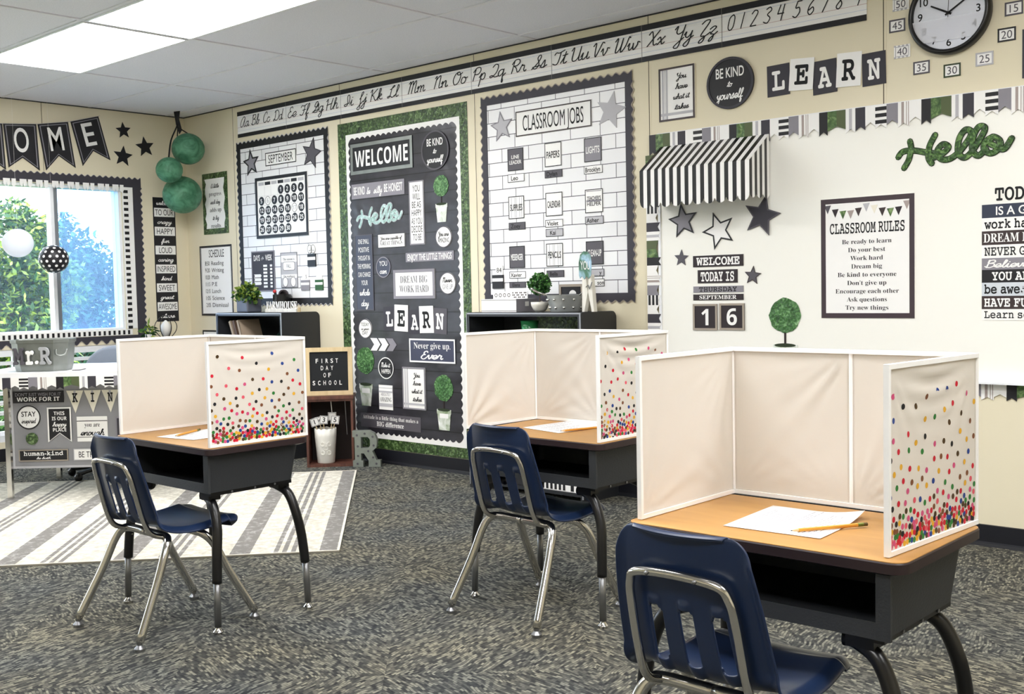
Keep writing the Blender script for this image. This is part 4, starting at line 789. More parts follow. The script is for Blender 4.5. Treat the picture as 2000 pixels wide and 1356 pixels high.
t = empty('today_poster', (6.08, -.0125, .93), 'TODAY poster with black and white motto bands at the right edge', 'poster'); F2 = LW.sub(0, 0, B_)
zs = [1.397, 1.343, 1.29, 1.234, 1.181, 1.134, 1.082, 1.028, .975, .93]
rows = [('IS A GREAT DAY TO', 'sansb', mat('navy_band', '#333a4c', .6), white, 6.0), ('work hard', 'slabb', white, ink, 5.955), ('DREAM BIG', 'serifb', brown, white, 5.952), ('NEVER GIVE UP', 'slab', white, ink, 5.955), ('Believe in', 'scriptb', grey, white, 5.955), ('YOU ARE', 'slabb', black, white, 5.985), ('be awesome', 'slabb', mat('pale_blue_band', '#cfd5dc', .6), ink, 5.955), ('HAVE FUN', 'slabb', brown, white, 5.955), ('Learn something', 'slab', white, ink, 5.955)]
for i, (s_, st, c, fg, x) in enumerate(rows):
    q = MB().rect(F2, 5.945, zs[i+1], 6.3, zs[i], 0, .002).build('motto_band', c, t); g_ = glyphs(s_, st); h = (zs[i]-zs[i+1])*.62; w = .0225*len(s_) if st[0] != 's' or st == 'slab' else .024*len(s_)
    MB().text(F2, s_, st, x+w/2, zs[i+1]+h*.32, h, w, .0027).build('lettering', fg, q)
MB().text(F2, 'TODAY', 'slabb', 6.09, 1.412, .05, .19, .0005).build('title', ink, t)

# ------------------------------------------------------------------ window wall: banner, borders, word strip
def pennant(P, ch, rotc):
    pass
t = empty('welcome_banner', (0, -1.7, 1.98), 'black banner ending in OME strung over the window', 'banner')
PN = [('O', [(-1.372, 2.281), (-1.146, 2.297), (-1.134, 1.980), (-1.249, 2.059), (-1.347, 1.987)]), ('M', [(-1.137, 2.298), (-.919, 2.333), (-.876, 2.015), (-.995, 2.09), (-1.09, 1.984)]), ('E', [(-.901, 2.337), (-.692, 2.396), (-.612, 2.088), (-.74, 2.145), (-.823, 2.033)]), ('C', [(-1.6, 2.275), (-1.378, 2.28), (-1.365, 1.97), (-1.48, 2.05), (-1.58, 1.96)])]
for ch, P in PN:
    q = MB().prism(WW, P, .003, .006).build('pennant', black, t); c = (sum(p[0] for p in P[:2])/2*.5+P[3][0]*.5, sum(p[1] for p in P[:2])/4+P[3][1]*.5)
    ins = [(c[0]+(a-c[0])*.9, c[1]+(b-c[1])*.91) for a, b in P]; in2 = [(c[0]+(a-c[0])*.84, c[1]+(b-c[1])*.865) for a, b in P]
    MB().ring(WW, ins, in2, .006, .0068).build('silver_line', grey, q)
    ang = math.atan2(P[1][1]-P[0][1], P[1][0]-P[0][0]); fr = WW.sub(c[0], c[1], 0, ang*.9)
    MB().text(fr, ch, 'sansm', 0, -.075, .16, .1 if ch != 'E' else .085, .0075).build('letter', white, q)
MB().tube([(0.006, -1.7, 2.29), (.006, -1.375, 2.278), (.006, -1.14, 2.298), (.006, -.91, 2.336), (.006, -.68, 2.4)], .0015, 5).build('string', lgrey, t)
for y, z, r, a, l in ((-.501, 2.312, .062, .1, 'black star nearest the banner end, upper one'), (-.333, 2.206, .078, .15, 'black star beside the green lanterns'), (-.512, 2.124, .078, -.1, 'black star below the banner end, lower one')): star_sign(WW, y, z, r, a, black, None, l, .001)
scallop(WW, -1.63, .81, -.447, 1.9, .072, .014, .045, char, grey, 'scalloped_border', 'black scalloped border around the window', .002, sides='TRL', lipw=.004)
scallop(WW, -1.63, .815, -.447, 1.9, .055, .03, .075, char, grey, 'scalloped_border', 'black zigzag border below the window', .0045, sides='B', lipw=.004)
def bw_strip(F, a0, a1, b0, b1, n, label, vert=False):
    o = MB().rect(F, a0, b0, a1, b1, .002, .0035).build('striped_border', white); tag(o, label, 'border'); m = MB()
    for i in range(n):
        if vert: s = (b1-b0)/n; m.rect(F, a0+.008, b0+s*i, a1, b0+s*(i+.5), .0035, .004)
        else: s = (a1-a0)/n; m.rect(F, a0+s*i, b0+.004, a0+s*(i+.45), b1-.008, .0035, .004)
    m.build('stripes', black, o)
bw_strip(WW, -1.63, -.49, .8175, .86, 30, 'black and white striped border along the window bottom'); bw_strip(WW, -.53, -.487, .862, 1.9, 24, 'black and white striped border up the window right side', True)
o = MB().rect(WW, -.486, .862, -.449, 1.9, .002, .004).build('white_trim', white); tag(o, 'plain white trim strip right of the window', 'border')
t = empty('pennant_border', (0, -1.2, 1.88), 'small white pennants along the window top', 'border')
for i in range(20):
    m = MB(); a = -1.614+.056*i
    if i % 2 == 0: m.prism(WW, [(a, 1.915), (a+.047, 1.915), (a+.047, 1.88), (a+.032, 1.862), (a+.0235, 1.888), (a+.015, 1.862), (a, 1.88)][::-1], .006, .0075)
    else: m.prism(WW, [(a, 1.915), (a+.03, 1.915), (a+.03, 1.872), (a+.015, 1.86), (a, 1.872)][::-1], .006, .0075)
    m.build('flag', white, t)
t = empty('word_strip', (0, -.197, .91), 'tall strip of black and white words starting welcome to our crazy', 'sign')
words = ['welcome', 'TO OUR', 'crazy', 'HAPPY', 'fun', 'LOUD', 'caring', 'INSPIRED', 'kind', 'SWEET', 'great', 'AWESOME', 'class']; z0, z1 = .911, 1.832; st = (z1-z0)/13
MB().rect(WW, -.288, z0-.006, -.105, z1+.006, .001, .003).build('backing', black, t)
for i, w_ in enumerate(words):
    b = z1-st*(i+1); dk = i % 2 == 0; q = MB().rect(WW, -.28, b+.003, -.113, b+st-.002, .003, .0045).build('word_band', black if dk else white, t)
    MB().text(WW, w_, 'scriptb' if dk else 'sans', -.197, b+st*(.3 if dk else .2), st*(.42 if dk else .6), min(.15, .027*len(w_)) if not dk else min(.13, .024*len(w_)), .0052).build('lettering', white if dk else ink, q)

# ================================================================== student chair
def cr(pts, n):
    """smooth list of tuples through control tuples"""
    P = [pts[0]]+list(pts)+[pts[-1]]; o = []
    for i in range(1, len(P)-2):
        for j in range(n):
            t = j/n; o.append(tuple(.5*(2*b+(c-a)*t+(2*a-5*b+4*c-d)*t*t+(3*b-a-3*c+d)*t**3) for a, b, c, d in zip(P[i-1], P[i], P[i+1], P[i+2])))
    return o+[tuple(pts[-1])]
def chair(label, x, y, rot=0., proto=[None]):
    if proto[0]:
        c = copy_tree(proto[0]); c.location = (x, y, 0); c.rotation_euler = (0, 0, rot); c['label'] = label; return c
    t = empty('school_chair', (0, 0, 0), label, 'chair', 'navy school chairs at the desks')
    prof = cr([(.394, .310, .140), (.409, .326, .150), (.403, .347, .157), (.362, .352, .164), (.28, .340, .173), (.205, .338, .176), (.140, .349, .175), (.097, .378, .173), (.074, .44, .168), (.053, .52, .161), (.036, .59, .151), (.029, .626, .141), (.024, .645, .124), (.018, .652, .104), (.008, .648, .098)], 13)
    nc = 90; T = [-1+2*j/nc for j in range(nc+1)]; vs = []
    for i, (py, pz, w) in enumerate(prof):
        a = prof[min(i+1, len(prof)-1)]; b = prof[max(i-1, 0)]; ty, tz = a[0]-b[0], a[1]-b[1]; l = math.hypot(ty, tz) or 1; ny, nz = -tz/l, ty/l   # points behind / below
        back = min(1, max(0, (pz-.345)/.06)) if py < .16 else 0
        for u in T:
            lip = max(0, (abs(u)-.84)/.16)**2*(.014+.008*(1-back))*(min(1, max(0, (.650-pz)/.045)) if back else 1); yy = py+back*.022*u*u; zz = pz+(1-back)*.016*u*u*(1 if py < .36 else .5)
            ch = max([math.exp(-((u-c)/.075)**4) for c in (-.43, 0, .43)])*.007*(1 if py < .16 and .365 < pz < .515 else 0)     # channel round each slot
            vs.append((u*w, yy+ny*(lip+ch), zz+nz*(lip+ch)))
    f = []; n1 = nc+1
    for i in range(len(prof)-1):
        z = (prof[i][1]+prof[i+1][1])/2; y_ = prof[i][0]
        for j in range(nc):
            u = (T[j]+T[j+1])/2; hole = False
            if y_ < .15 and .388 < z < .503:
                e = max(0, (z-.485)/.02, (.40-z)/.02)
                for c in (-.43, 0, .43): hole = hole or abs(u-c) < .086*math.sqrt(max(0, 1-min(1, e)**2))
            if not hole: f.append([i*n1+j, i*n1+j+1, (i+1)*n1+j+1, (i+1)*n1+j])
    sh = MB().add(vs, f).build('seat_shell', PLASTIC, t, True)
    so = sh.modifiers.new('thickness', 'SOLIDIFY'); so.thickness = .0055; so.offset = 0; sb = sh.modifiers.new('smooth', 'SUBSURF'); sb.levels = 1; sb.render_levels = 1
    R = .0088; q = [(-.118, .140, .322), (-.118, .098, .340), (-.117, .073, .39), (-.114, .045, .50), (-.107, .033, .545), (-.087, .025, .567), (0, .021, .574), (.087, .025, .567), (.107, .033, .545), (.114, .045, .50), (.117, .073, .39), (.118, .098, .340), (.118, .140, .322)]
    MB().tube(cr(q, 5), R, 12).build('back_tube', chrome, t, True)
    for x_ in (-.055, .05): MB().sphere((x_, .0125, .571), .0042, 10, 6).build('bolt', silver, t, True)
    for sx in (-1, 1):
        for nm, y0, y1, yb, gx in (('rear', .150, .0, .118, .2), ('front', .255, .43, .30, .188)):
            P = cr([(0, y0, .322), (sx*.11, y0, .322), (sx*.145, y0+(yb-y0)*.35, .312), (sx*.162, yb, .275), (sx*(.162+(gx-.162)*.35), yb+(y1-yb)*.35, .18), (sx*gx, y1, .028)], 5)
            g = MB().tube(P, .0135, 14).build('leg', chrome, t, True)
            MB().lathe((sx*gx*1.0, y1, 0), [(.010, .03), (.008, .02), (.017, .01), (.016, .0)][::-1], 16).build('glide', silver, g, 40)
    proto[0] = t; t.location = (x, y, 0); t.rotation_euler = (0, 0, rot); return t
chair('navy chair with chrome legs at the left desk by the rug', 4.216, -2.925, 0.0)
chair('navy chair at the middle desk in front of the bookcase', 5.088, -2.045, math.radians(-2.5))
chair('navy chair at the nearest desk, cut by the photo bottom edge', 6.425, -2.99, math.radians(-1))

# ================================================================== student desk with privacy shield
def desk(label, x, y, h):
    t = empty('student_desk', (x, y, 0), label, 'desk', 'open front school desks'); B = lambda a, b, c: (x+a, y+b, c)
    F = Fr((x, y, h), (1, 0, 0), (0, 1, 0)); P = rrect(-.305, 0, .305, .40, .03, 6)
    Q = rrect(-.303, .002, .303, .398, .028, 6); R_ = rrect(-.285, .02, .285, .38, .02, 6)
    d = MB().prism(F, Q, -.012, 0).build('desktop', DESKTOP, t, 30)
    m = MB(); n = len(P); vs = [F(a, b, -.0015) for a, b in Q]+[F(a, b, -.004) for a, b in P]+[F(a, b, -.022) for a, b in P]+[F(a, b, -.029) for a, b in R_]
    m.add(vs, [[k*n+i, k*n+(i+1) % n, (k+1)*n+(i+1) % n, (k+1)*n+i][::-1] for k in range(3) for i in range(n)]+[[3*n+i for i in range(n)][::-1]]); m.build('edge_band', EDGE, d, 35)
    # book box: back and side walls tapering to the floor, open to the seat
    top, bot = [], []
    def path(hx, y0, y1, r):
        p = [(-hx, y0)]+[(-hx+r-r*math.cos(a), y1-r+r*math.sin(a)) for a in [PI/2*i/5 for i in range(6)]]+[(hx-r+r*math.sin(a), y1-r+r*math.cos(a)) for a in [PI/2*i/5 for i in range(6)]]+[(hx, y0)]; return p
    a = path(.276, .014, .378, .03); b = path(.262, .02, .36, .03); a2 = path(.268, .014, .37, .024); b2 = path(.254, .02, .352, .024); n = len(a); zt, zb = h-.027, h-.150
    vs = [B(p[0], p[1], zt) for p in a]+[B(p[0], p[1], zb) for p in b]+[B(p[0], p[1], zt) for p in a2]+[B(p[0], p[1], zb+.006) for p in b2]
    f = []
    for i in range(n-1): f += [[i, i+1, n+i+1, n+i], [2*n+i, 3*n+i, 3*n+i+1, 2*n+i+1], [i, 2*n+i, 2*n+i+1, i+1], [n+i, n+i+1, 3*n+i+1, 3*n+i]]
    f += [[0, n, 3*n, 2*n], [n-1, 3*n-1, 4*n-1, 2*n-1]]
    m = MB().add(vs, f); m.add([B(p[0], p[1], zb) for p in b]+[B(p[0], p[1], zb+.006) for p in b2], [list(range(n)), list(range(n, 2*n))[::-1]])
    m.prism(Fr(B(0, 0, 0), (0, 1, 0), (0, 0, 1)), [(.014, zb), (.03, zb), (.05, zb+.012), (.03, zb+.026), (.016, zb+.032)], -.262, .262)
    for s in (-1, 1): m.box(B(min(s*.276, s*.248), .012, zb), B(max(s*.276, s*.248), .02, zt))
    m.build('book_box', BOXM, t, 35)
    for s in (-1, 1):
        m = MB().box(B(s*.245-.012, .03, zb-.012), B(s*.245+.012, .35, zb)); m.build('side_rail', STEELB, t)
        for yy in (.11, .2, .28): MB().lathe(B(s*.2585, yy, zb-.006), [(.0, .002), (.004, .0015), (.004, 0)][::-1], 8, Fr((0, 0, 0), (0, 1, 0), (0, 0, 1))).build('screw', silver, t)
        for y0, y1 in ((.06, .025), (.335, .378)):
            MB().box(B(s*.205-.028, y0-.022, zb-.03), B(s*.205+.028, y0+.022, zb)).build('leg_bracket', STEELB, t)
            P_ = cr([B(s*.165, y0, zb-.022), B(s*.19, y0, zb-.024), B(s*.238, y0+(y1-y0)*.3, zb-.05), B(s*.268, y0+(y1-y0)*.5, zb-.115), B(s*.279, y0+(y1-y0)*.8, .26), B(s*.284, y1, .165)], 6)
            g = MB().tube(P_, .0162, 16).build('leg', STEELB, t, True)
            MB().tube([B(s*.284, y1, .19), B(s*.288, y1+(.004 if y1 > .2 else -.004), .022)], .0115, 12).build('foot_tube', silver, g, True)
            MB().lathe(B(s*.288, y1+(.004 if y1 > .2 else -.004), 0), [(.016, 0), (.017, .008), (.009, .018), (.007, .03)], 16).build('glide', chrome, g, 40)
            MB().sphere(B(s*.2665, y1+(y0-y1)*.2, .25), .004, 8, 6).build('adjuster_button', chrome, g)
    return t
DOTC = [mat('dot_%d' % i, c, .6, var=0) for i, c in enumerate(('#c8102e', '#17171b', '#4a3415', '#1d3f8a', '#e0a92c', '#2c7a34', '#d0507f', '#c8102e', '#7b4a2a', '#e05a6a'))]
def shield(label, P, z0, z1, seed, wr=1.):
    """four-panel fabric screen; P = floor points: left front, left back, back fold, right back, right front"""
    t = empty('privacy_shield', (P[1][0], P[1][1], z0), label, 'privacy shield', 'white dotted privacy shields on the desks'); rng = random.Random(seed); Hh = z1-z0
    names = ('left_panel', 'back_panel', 'back_panel', 'right_panel')
    for k in range(4):
        a, b = V((*P[k], z0)), V((*P[k+1], z0)); d = b-a; L = d.length; F = Fr(a, d, (0, 0, 1))   # F.n points out of the screen? computed below
        inner = V(((P[0][0]+P[4][0])/2, (P[0][1]+P[2][1])/2, z0))
        sgn = 1 if F.n.dot(inner-a) < 0 else -1                                                     # outward side
        nx, nz = 44, 34; ph = rng.random()*6; amp = .0036*wr
        cu = rng.choice((0, 1)); fold = []
        for c in range(4): fold.append((rng.choice((0., L)), rng.choice((0., Hh)), rng.uniform(.3, 1.2), rng.uniform(14, 26)))
        def disp(u, v):
            e = min(1, u/.03)*min(1, (L-u)/.03)*min(1, v/.03)*min(1, (Hh-v)/.03)
            q = 0
            for (fx, fy, g, fr_) in fold:
                dx, dy = u-fx, v-fy; r = math.hypot(dx, dy); an = math.atan2(abs(dy), abs(dx)); q += g*math.sin(fr_*an+ph)*math.exp(-r/.13)*min(1, r/.05)
            if k == 3:   # cloth sagging from the top rail
                y_ = Hh-v-.25*(u/L)*(1-u/L)*.5; q += 1.6*math.sin(y_*150)*math.exp(-y_/.055)*math.sin(PI*min(1, u/L))
            return e*amp*q+.004*math.sin(PI*u/L)*math.sin(PI*v/Hh)*wr*.6
        GD = [[disp(L*i/nx, Hh*j/nz) for i in range(nx+1)] for j in range(nz+1)]
        def dispg(u, v):
            x = min(nx-1e-6, max(0, u/L*nx)); y = min(nz-1e-6, max(0, v/Hh*nz)); i, j = int(x), int(y); x -= i; y -= j
            return GD[j][i]*(1-x)*(1-y)+GD[j][i+1]*x*(1-y)+GD[j+1][i]*(1-x)*y+GD[j+1][i+1]*x*y
        m = MB(); vs = [F(.004+(L-.008)*i/nx, .004+(Hh-.008)*j/nz, disp(L*i/nx, Hh*j/nz)) for j in range(nz+1) for i in range(nx+1)]
        m.add(vs, [[j*(nx+1)+i, j*(nx+1)+i+1, (j+1)*(nx+1)+i+1, (j+1)*(nx+1)+i] for j in range(nz) for i in range(nx)])
        pn = m.build(names[k], FABRIC, t, True); sol = pn.modifiers.new('cloth_thickness', 'SOLIDIFY'); sol.thickness = .0016; sol.offset = 0
        w = .0055; m = MB()
        for b0 in (0, Hh-.009): MB().rect(F, 0, b0, L, b0+.009, -w, w).build('piping', PIPING, pn)
        if k in (0, 3): MB().rect(F, 0 if k == 0 else L-.008, .009, .008 if k == 0 else L, Hh-.009, -w, w).build('piping', PIPING, pn)
        if k < 3: MB().tube([b+V((0, 0, .0)), b+V((0, 0, Hh))], .0048, 8).build('corner_piping', PIPING, pn)
        if k == 3:   # printed confetti: dense at the bottom, thin towards the top
            byc = {}; pts = []
            tries = 0
            while len(pts) < 250 and tries < 6000:
                tries += 1; v = (rng.random()**1.9)*Hh*.86; u = rng.uniform(.012, L-.012)
                if v < .016: v += .014
                md = .0085+(.0 if v < Hh*.12 else .034*((v/Hh-.12)/.75)**.75)
                if any((u-a_)**2+(v-b_)**2 < md*md for a_, b_ in pts): continue
                pts.append((u, v))
            for i, (u, v) in enumerate(pts):
                c = rng.choice(DOTC); mb = byc.setdefault(c.name, (MB(), c))[0]; r = .0058
                mb.add([F(u+r*math.cos(2*PI*q/12), v+r*math.sin(2*PI*q/12), dispg(u+r*math.cos(2*PI*q/12), v+r*math.sin(2*PI*q/12))+sgn*(.0012+.00003*(i % 12))) for q in range(12)], [list(range(12))])
            allm = MB()
            for mb, c in byc.values(): allm.use(c); allm.add(mb.v, mb.f)
            allm.build('confetti_print', None, pn)
    return t
PAPER = mat('worksheet_paper', '#f5f6f8', .6, var=.01); PRINT = mat('worksheet_print', '#9a9ca2', .7)
def worksheet(label, q, z, curl=0.):
    """q: four floor-plan corners, in order"""
    a, b, c, d = [V((*p, z)) for p in q]; m = MB(); n = 10; vs = []
    for j in range(n+1):
        for i in range(n+1):
            u, v = i/n, j/n; p = a*(1-u)*(1-v)+b*u*(1-v)+c*u*v+d*(1-u)*v; vs.append(p+V((0, 0, .0006+curl*max(0, u+v-1.45)**2)))
    o = m.add(vs, [[j*(n+1)+i, j*(n+1)+i+1, (j+1)*(n+1)+i+1, (j+1)*(n+1)+i] for j in range(n) for i in range(n)]).build('worksheet', PAPER, smooth=True); tag(o, label, 'paper', 'worksheets on the desks')
    s = o.modifiers.new('paper_thickness', 'SOLIDIFY'); s.thickness = .0004; s.offset = 1
    m = MB(); rng = random.Random(int(q[0][0]*100))
    def P(u, v): return a*(1-u)*(1-v)+b*u*(1-v)+c*u*v+d*(1-u)*v+V((0, 0, .0014+curl*max(0, u+v-1.45)**2))
    for i in range(22):
        u = .08+.038*i; l = rng.uniform(.35, .8)
        if i in (3, 10, 15): continue
        v = .1
        while v < .1+l:
            w = rng.uniform(.03, .1); m.add([P(u, v), P(u+.012, v), P(u+.012, v+w), P(u, v+w)], [[0, 1, 2, 3]]); v += w+.015
    m.build('print', PRINT, o); return o
def pencil(label, p0, p1, z):
    a, b = V((*p0, z)), V((*p1, z)); d = (b-a).normalized(); L = .175; b = a+d*L
    t = empty('pencil', a, label, 'pencil', 'yellow pencils on the worksheets'); r = .0037
    MB().tube([a+d*.018, a+d*(L-.022)], r, 6).build('barrel', PENY, t); MB().tube([a+d*.004, a+d*.018], [.0011, r], 6).build('sharpened_wood', mat('bare_wood', '#dcb98a', .6), t)
    MB().tube([a, a+d*.0045], [.0003, .0012], 6).build('lead', ink, t); MB().tube([a+d*(L-.022), a+d*(L-.009)], .0039, 10).build('ferrule', mat('ferrule_green', '#6e7a3c', .35, .7), t); MB().tube([a+d*(L-.009), a+d*L], .0036, 10).build('eraser', mat('eraser_dark', '#5a4a2a', .8), t)
LX, LY, LH = 4.168, -2.692, .606
desk('school desk with brown top standing at the rug corner', LX, LY, LH)
shield('privacy shield on the left desk, open towards the window', [(LX-.296, LY+.02), (LX-.30, LY+.398), (LX, LY+.400), (LX+.293, LY+.394), (LX+.287, LY+.012)], LH+.0015, .949, 3, .6)
worksheet('worksheet with pencil on the left desk', [(4.045, -2.63), (4.235, -2.60), (4.21, -2.36), (4.0, -2.385)], LH+.0008); pencil('pencil on the left desk worksheet', (4.115, -2.6), (4.03, -2.45), LH+.0065)
MX, MY, MH = 5.105, -1.868, .600
desk('school desk in the middle, before the bookcase with the topiary', MX, MY, MH)
shield('creased privacy shield on the middle desk', [(MX-.325, MY+.03), (MX-.31, MY+.40), (MX, MY+.404), (MX+.293, MY+.398), (MX+.287, MY+.014)], MH+.0015, .945, 8, 1.2)
worksheet('worksheet with pencil on the middle desk', [(4.93, -1.70), (5.135, -1.745), (5.175, -1.495), (4.95, -1.44)], MH+.0008); pencil('pencil on the middle desk worksheet', (5.129, -1.729), (5.185, -1.56), MH+.0065)
NX, NY, NH = 6.450, -2.738, .597
desk('nearest school desk at the right with honey brown top', NX, NY, NH)
shield('large nearest privacy shield with dotted right panel', [(NX-.286, NY+.03), (NX-.284, NY+.415), (NX+.015, NY+.413), (NX+.288, NY+.405), (NX+.262, NY+.028)], NH+.0015, .949, 21, .8)
worksheet('worksheet with pencil and lifted corner on the nearest desk', [(6.338, -2.655), (6.55, -2.645), (6.535, -2.41), (6.318, -2.41)], NH+.0008, .05); pencil('pencil with dark eraser on the nearest worksheet', (6.481, -2.637), (6.578, -2.486), NH+.0065)

# ================================================================== striped rug
def rug():
    c0 = V((3.892, -1.717, 0)); f = V((-1.564, 1.396, 0)).normalized(); g = V((-.745, -.667, 0)).normalized(); g = (g-f*g.dot(f)).normalized(); Lf, Lg = 2.1, 3.0
    RC = [None, None]
    for i, (nm, a, b) in enumerate((('rug_cream_pile', '#ccc7b9', '#aea99d'), ('rug_grey_pile', '#807d79', '#a3a09c'))):
        m, nt, bs = nodes(nm); gm = N(nt, 'ShaderNodeNewGeometry'); n = N(nt, 'ShaderNodeTexNoise', i_Scale=26., i_Detail=6., i_Roughness=.75); nt.links.new(gm.outputs['Position'], n.inputs['Vector'])
        r = ramp(nt, [(.35, a), (.5, b if i == 0 else a), (.62, b), (.75, '#e6e1d8')] if i else [(.3, b), (.5, a), (.7, '#f3efe4')]); nt.links.new(n.outputs['Fac'], r.inputs[0]); nt.links.new(r.outputs[0], bs.inputs['Base Color']); bs.inputs['Roughness'].default_value = .95; bs.inputs['Specular IOR Level'].default_value = .1
        bp = N(nt, 'ShaderNodeBump', i_Strength=.4, i_Distance=.004); nt.links.new(n.outputs['Fac'], bp.inputs['Height']); nt.links.new(bp.outputs[0], bs.inputs['Normal']); RC[i] = m
    F = Fr(c0, g, -f) if Fr(c0, g, f).n.z < 0 else Fr(c0, g, f); s = 1 if F.u.dot(f) > 0 else -1
    o = MB().prism(F, [(0, 0), (Lg, 0), (Lg, s*Lf), (0, s*Lf)], .0005, .007).build('striped_rug', RC[0]); tag(o, 'cream and grey striped area rug on the carpet', 'rug')
    m = MB(); S_ = [(.012, .085)]
    a = .0
    while a < Lg-.3:
        for b, w in ((.185, .02), (.222, .02), (.258, .02), (.375, .085)): S_.append((a+b, a+b+w))
        a += .475
    for a, b in S_:
        lo, hi = (.012, Lf-.012); q = [(a, s*lo), (b, s*lo), (b, s*hi), (a, s*hi)]; m.prism(F, q, .007, .0074)
    m.build('stripe_print', RC[1], o)
    MB().frame(F, 0, min(0, s*Lf), Lg, max(0, s*Lf), .01, .0005, .0085).build('bound_edge', mat('rug_binding', '#d9d3c6', .9), o)
rug()

# ================================================================== window corner: desk of the teacher, chair, tub
e1 = V((.734, .679, 0)); e2 = V((-.679, .734, 0)); A0 = V((1.495, -2.067, 0))-e1*.17-e2*.03
T_ = Fr(A0, e1, e2); TT = Fr(A0, e1, (0, 0, 1))      # plan and front-face planes
t = empty('teacher_table', A0+e1*.5+e2*.36, 'white topped table set across the window corner', 'table')
MB().prism(T_, rrect(0, 0, 1.02, .74, .02), .672, .70).build('table_top', TABLEW, t)
for a, b in ((.17, .04), (.9, .04), (.17, .70), (.9, .70)): MB().rect(T_, a-.013, b-.01, a+.013, b+.016, .0078, .672).build('leg', chrome, t)
MB().rect(T_, .19, .685, .88, .71, .62, .672).build('apron', silver, t)
P_ = Fr(A0+e2*.19+e1*.105, e1, (0, 0, 1)); GP = mat('grey_modesty_panel', '#8f8f93', .5)
MB().rect(P_, .02, .15, .83, .66, -.012, .0).build('front_panel', GP, t); MB().frame(P_, .02, .15, .83, .66, .012, 0, .003).build('panel_rim', lgrey, t)
TF = Fr(A0, e1, (0, 0, 1)); pp = P_
bunting(Fr(A0+e2*.004+V((0, 0, .674)), e1, (0, 0, 1)), .0, .98, .068, 'row of printed pennants along the teacher table edge', 8, .005)
def ps(name, label, a0, z0, a1, z1, face, **k): return sign(name, label, k.pop('cat', 'sign'), pp, a0, z0, a1, z1, face, .0035, **k)
ps('slogan_sign', "black Don't just wish for it WORK FOR IT sign on the table panel", .035, .518, .318, .583, black, lines=[("DON'T JUST WISH FOR IT", 'sansb', grey, .8, .9), ('WORK FOR IT', 'bold', white, 1, .84)], vpad=.14, pad=.04, gap=.3)
o = ps('round_sign', 'white round STAY inspired sign on the table panel', .052, .37, .186, .505, white, shape='disc', frame=(.007, black, .001), lines=[('STAY', 'sansb', ink, 1, .6), ('inspired', 'scriptb', ink, .9, .62)], pad=.14, vpad=.26)
ps('pennant_sign', 'black pennant reading THIS IS OUR happy PLACE', .222, .295, .355, .49, black, shape=[(-1, 1), (-1, -1), (0, -.5), (1, -1), (1, 1)], frame=(.008, white, .0008), lines=[('THIS', 'bold', white, 1, .45), ('IS OUR', 'bold', white, 1, .62), ('happy', 'scriptb', white, 1.2, .6), ('PLACE', 'bold', white, 1, .56), ('', 'sans', ink, 1.3)], vpad=.12)
ps('quote_sign', 'white You are enough sign on the table panel', .385, .295, .555, .435, white, lines=[('', 'sans', ink, .5), ('you are', 'serif', ink, .8, .5), ('enough', 'scriptb', ink, 1.1, .8), ('', 'sans', ink, .5)], vpad=.06)[0]
MB().rect(pp, .385, .408, .555, .412, .0065, .0072).rect(pp, .385, .318, .555, .321, .0065, .0072).build('rule_lines', ink, bpy.data.objects[[k for k in bpy.data.objects.keys() if k.startswith('quote_sign')][-1]])
ps('round_sticker', 'plain green dot under the STAY inspired sign', .098, .283, .165, .35, GRASS, shape='disc', cat='sticker')
ps('slogan_sign', 'black human-kind be both sign on the table panel', .055, .19, .33, .255, black, frame=(.006, taupe, .001), lines=[('human-kind', 'slabb', white, 1, .84), ('be both', 'scriptb', white, .6, .3)], vpad=.18, gap=.5)
ps('slogan_sign', 'white BE THE REASON sign low on the table panel', .36, .19, .65, .255, white, frame=(.004, lgrey, .001), lines=[('BE THE REASON', 'sans', ink, 1, .8)], vpad=.25)
ps('slogan_sign', 'dark sign at the right of the table panel, half hidden', .60, .3, .74, .43, char, frame=(.008, grey, .001), lines=[('CHOOSE', 'sansb', white, 1, .7), ('JOY', 'sansb', white, 1, .4)], vpad=.25)
t = empty('kindness_pennants', pp(.5, .48, .003), 'white triangle pennants lettered K I N D on the table panel', 'banner')
for i, ch in enumerate('KIND'):
    a = .333+.098*i; q = MB().prism(pp, [(a, .582), (a+.047, .455), (a+.094, .582)], .0032, .005).build('pennant', cream, t); MB().rect(pp, a+.04, .52, a+.052, .58, .005, .0053).build('stripe', lgrey, q)
    MB().text(pp, ch, 'slabb', a+.047, .518, .05, .03 if ch != 'I' else .02, .0058).build('letter', ink, q)
# metal tub with the letters Mr.R
c = T_(.335, .155, .70); t = empty('metal_tub', c, 'faceted grey metal tub standing on the teacher table', 'tub'); n = 8
def octo(rx, ry): return [(rx*x*.79, ry*y*.79) for x, y in ((-.62, -1), (.62, -1), (1, -.45), (1, .45), (.62, 1), (-.62, 1), (-1, .45), (-1, -.45))]
m = MB(); lv = [(.175, .115, .0), (.185, .122, .03), (.198, .135, .15), (.205, .142, .152), (.207, .144, .17), (.200, .137, .17), (.192, .128, .15), (.178, .115, .01)]
vs = [c+e1*a+e2*b+V((0, 0, z*1.02+.001)) for rx, ry, z in lv for a, b in octo(rx, ry)]
m.add(vs, [[k*8+i, k*8+(i+1) % 8, (k+1)*8+(i+1) % 8, (k+1)*8+i] for k in range(7) for i in range(8)]+[list(range(8))[::-1], [56+i for i in range(8)]]); m.build('tub_body', zinc, t)
hc = c+e1*.132-e2*.083+V((0, 0, .085)); hd = (e1*.5+e2*.3).normalized(); MB().tube(cr([hc-hd*.028+V((0, 0, .035)), hc-hd*.022-e2*.012+V((0, 0, .008)), hc-e2*.014, hc+hd*.022-e2*.012+V((0, 0, .008)), hc+hd*.028+V((0, 0, .035))], 4), .0045, 8).build('handle', zinc, t, True)
